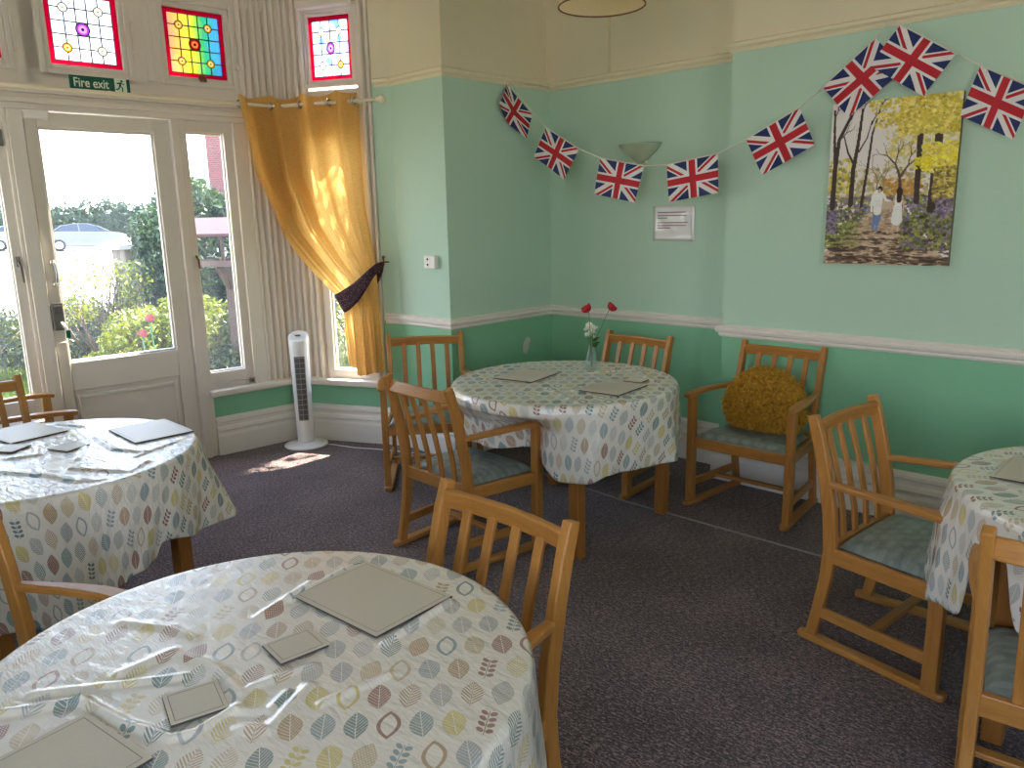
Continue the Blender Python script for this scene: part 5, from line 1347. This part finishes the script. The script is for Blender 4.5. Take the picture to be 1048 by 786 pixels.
# parked cars
def car(name, label, loc, rz, paint, sc=1.0):
    t = thing(name, label, 'car', loc, rz, 'cars in the car park'); L = 4.5
    prof = [(-2.22, .42), (-2.24, .62), (-2.18, .86), (-1.95, .98), (-1.2, 1.04), (.85, .98), (1.6, .90), (2.08, .74), (2.22, .56), (2.22, .34), (1.85, .22), (-1.85, .22), (-2.12, .28)]
    m = MB(); rings = []
    for y, k, dz in ((-.86, .955, .02), (-.80, .995, 0), (0, 1.0, .015), (.80, .995, 0), (.86, .955, .02)):
        rings.append([Vector((x*k, y, .24+(z-.24)*(1 if abs(y) < .85 else .93)+dz)) for x, z in prof])
    m.loft(rings); m.build('body', paint, t, bevel=.05)
    cab = [(-1.75, .97), (-1.15, 1.36), (-.55, 1.45), (.1, 1.43), (.55, 1.30), (1.15, .98)]
    m = MB(); m.loft([[Vector((x*.99, y*(1 if z < 1.1 else .84), z)) for x, z in cab] for y in (-.74, .74)]); m.build('cabin_glass', principled(srgb(44, 52, 60), .08, name='car_glass'), t, bevel=.03)
    m = MB(); rf = [(-1.22, 1.345), (-.55, 1.462), (.1, 1.442), (.58, 1.295), (.52, 1.27), (.08, 1.405), (-.55, 1.425), (-1.16, 1.315)]
    m.prism(rf, -.635, .635, 'xz')
    for y in (-1, 1):
        for a, b in (((-1.78, .96), (-1.18, 1.35)), ((.56, 1.29), (1.18, .97)), ((-.35, 1.0), (-.38, 1.42))): m.bar([(a[0], y*.75, a[1]), (b[0], y*.635, b[1])], .06, .05, side=(0, 1, 0))
    m.build('roof', paint, t, bevel=.01)
    for x in (-1.38, 1.36):
        for y in (-.80, .80):
            M = Matrix.Translation((x, y, .31)) @ Matrix.Rotation(PI/2, 4, 'X')
            m = MB(); m.lathe([(.0005, -.10), (.27, -.10), (.31, -.08), (.31, .08), (.27, .10), (.0005, .10)], 24, M=M); w = m.build('wheel', principled(srgb(28, 28, 28), .8, name='tyre'), t)
            m = MB(); m.lathe([(.03, -.108), (.19, -.106), (.20, -.10), (.20, .10), (.19, .106), (.03, .108)], 18, M=M); m.build('hub', M_chrome, w)
    m = MB(); m.bx(-2.25, -2.16, -.78, -.50, .68, .82); m.bx(-2.25, -2.16, .50, .78, .68, .82); m.build('tail_light', principled(srgb(150, 24, 24), .3, name='tail_red'), t)
    return t
silver = principled(srgb(96, 100, 106), .3, metal=.5, name='silver_paint', coat=.5)
car('silver_car', 'silver saloon car parked in front of the hedge, side-on', (-47.3, 15.75, ZG+.35), math.atan2(.94, .30), silver)
car('parked_car', 'pale car partly hidden behind the rear of the silver saloon', (-51.0, 13.9, ZG+.385), math.atan2(.94, .30), principled(srgb(120, 134, 150), .3, metal=.4, name='blue_grey_paint', coat=.5))
car('blue_car', 'bluish car seen through the window at the far left', (-48.8, 5.6, ZG+.365), math.atan2(.94, .30), principled(srgb(90, 104, 126), .3, metal=.4, name='steel_blue_paint', coat=.5))

# ---------------------------------------------------------------- light
W = bpy.data.worlds.new('World'); SC.world = W; W.use_nodes = True
X.nt = W.node_tree; W.node_tree.nodes.clear()
wo = node('ShaderNodeOutputWorld'); bg = node('ShaderNodeBackground')
gx_, gy_, gz_ = sep(node('ShaderNodeTexCoord').outputs['Generated'])
c = ramp(gz_*.5+.5, [(.48, (.80, .77, .75, 1)), (.54, (.98, .95, .955, 1)), (.62, (.66, .77, .98, 1)), (.85, (.44, .60, 1.0, 1))])
link(c, bg.inputs[0]); bg.inputs[1].default_value = SKY = 1.6
link(bg.outputs[0], wo.inputs[0])
sl = bpy.data.lights.new('sun', 'SUN'); so = bpy.data.objects.new('sun', sl); COL.objects.link(so)
sl.energy = 9.0; sl.angle = .009; sl.color = (1.0, .93, .82)
dv = Vector((.09, -.55, -.83)); so.rotation_euler = dv.to_track_quat('-Z', 'Y').to_euler(); so.location = (-6, 8, 9)
def add_portal(M, s0, s1, z0, z1, n):
    l = bpy.data.lights.new('window_portal', 'AREA'); l.shape = 'RECTANGLE'; l.size = s1-s0; l.size_y = z1-z0; l.cycles.is_portal = True
    o = bpy.data.objects.new('window_portal', l); COL.objects.link(o)
    c = M @ Vector(((s0+s1)/2, n, (z0+z1)/2)); ix = (M.to_3x3() @ Vector((1, 0, 0))); inn = (M.to_3x3() @ Vector((0, -1, 0)))
    zax = -inn; yax = Vector((0, 0, 1)); xax = yax.cross(zax)
    o.matrix_world = Matrix(((xax.x, yax.x, zax.x, c.x), (xax.y, yax.y, zax.y, c.y), (xax.z, yax.z, zax.z, c.z), (0, 0, 0, 1)))
for P in PORTALS: add_portal(*P)
ME_ = Matrix(((0, 1, 0, XE), (-1, 0, 0, 0), (0, 0, 1, 0), (0, 0, 0, 1)))
MSo = Matrix(((-1, 0, 0, 0), (0, -1, 0, YS), (0, 0, 1, 0), (0, 0, 0, 1)))
add_portal(ME_, -1.1, -.1, .95, 2.25, .1); add_portal(MSo, -1.4, .6, .85, 2.4, .1)  # sampling portals for the two added openings

SC.view_settings.view_transform = 'Standard'; SC.view_settings.look = 'None'
SC.view_settings.gamma = 1; SC.view_settings.use_curve_mapping = False
SC.view_settings.exposure = 2.55
try:
    SC.cycles.use_denoising = True; SC.cycles.max_bounces = 12; SC.cycles.diffuse_bounces = 6; SC.cycles.transparent_max_bounces = 16; SC.cycles.caustics_reflective = False; SC.cycles.caustics_refractive = False; SC.cycles.sample_clamp_indirect = 6
except Exception: pass
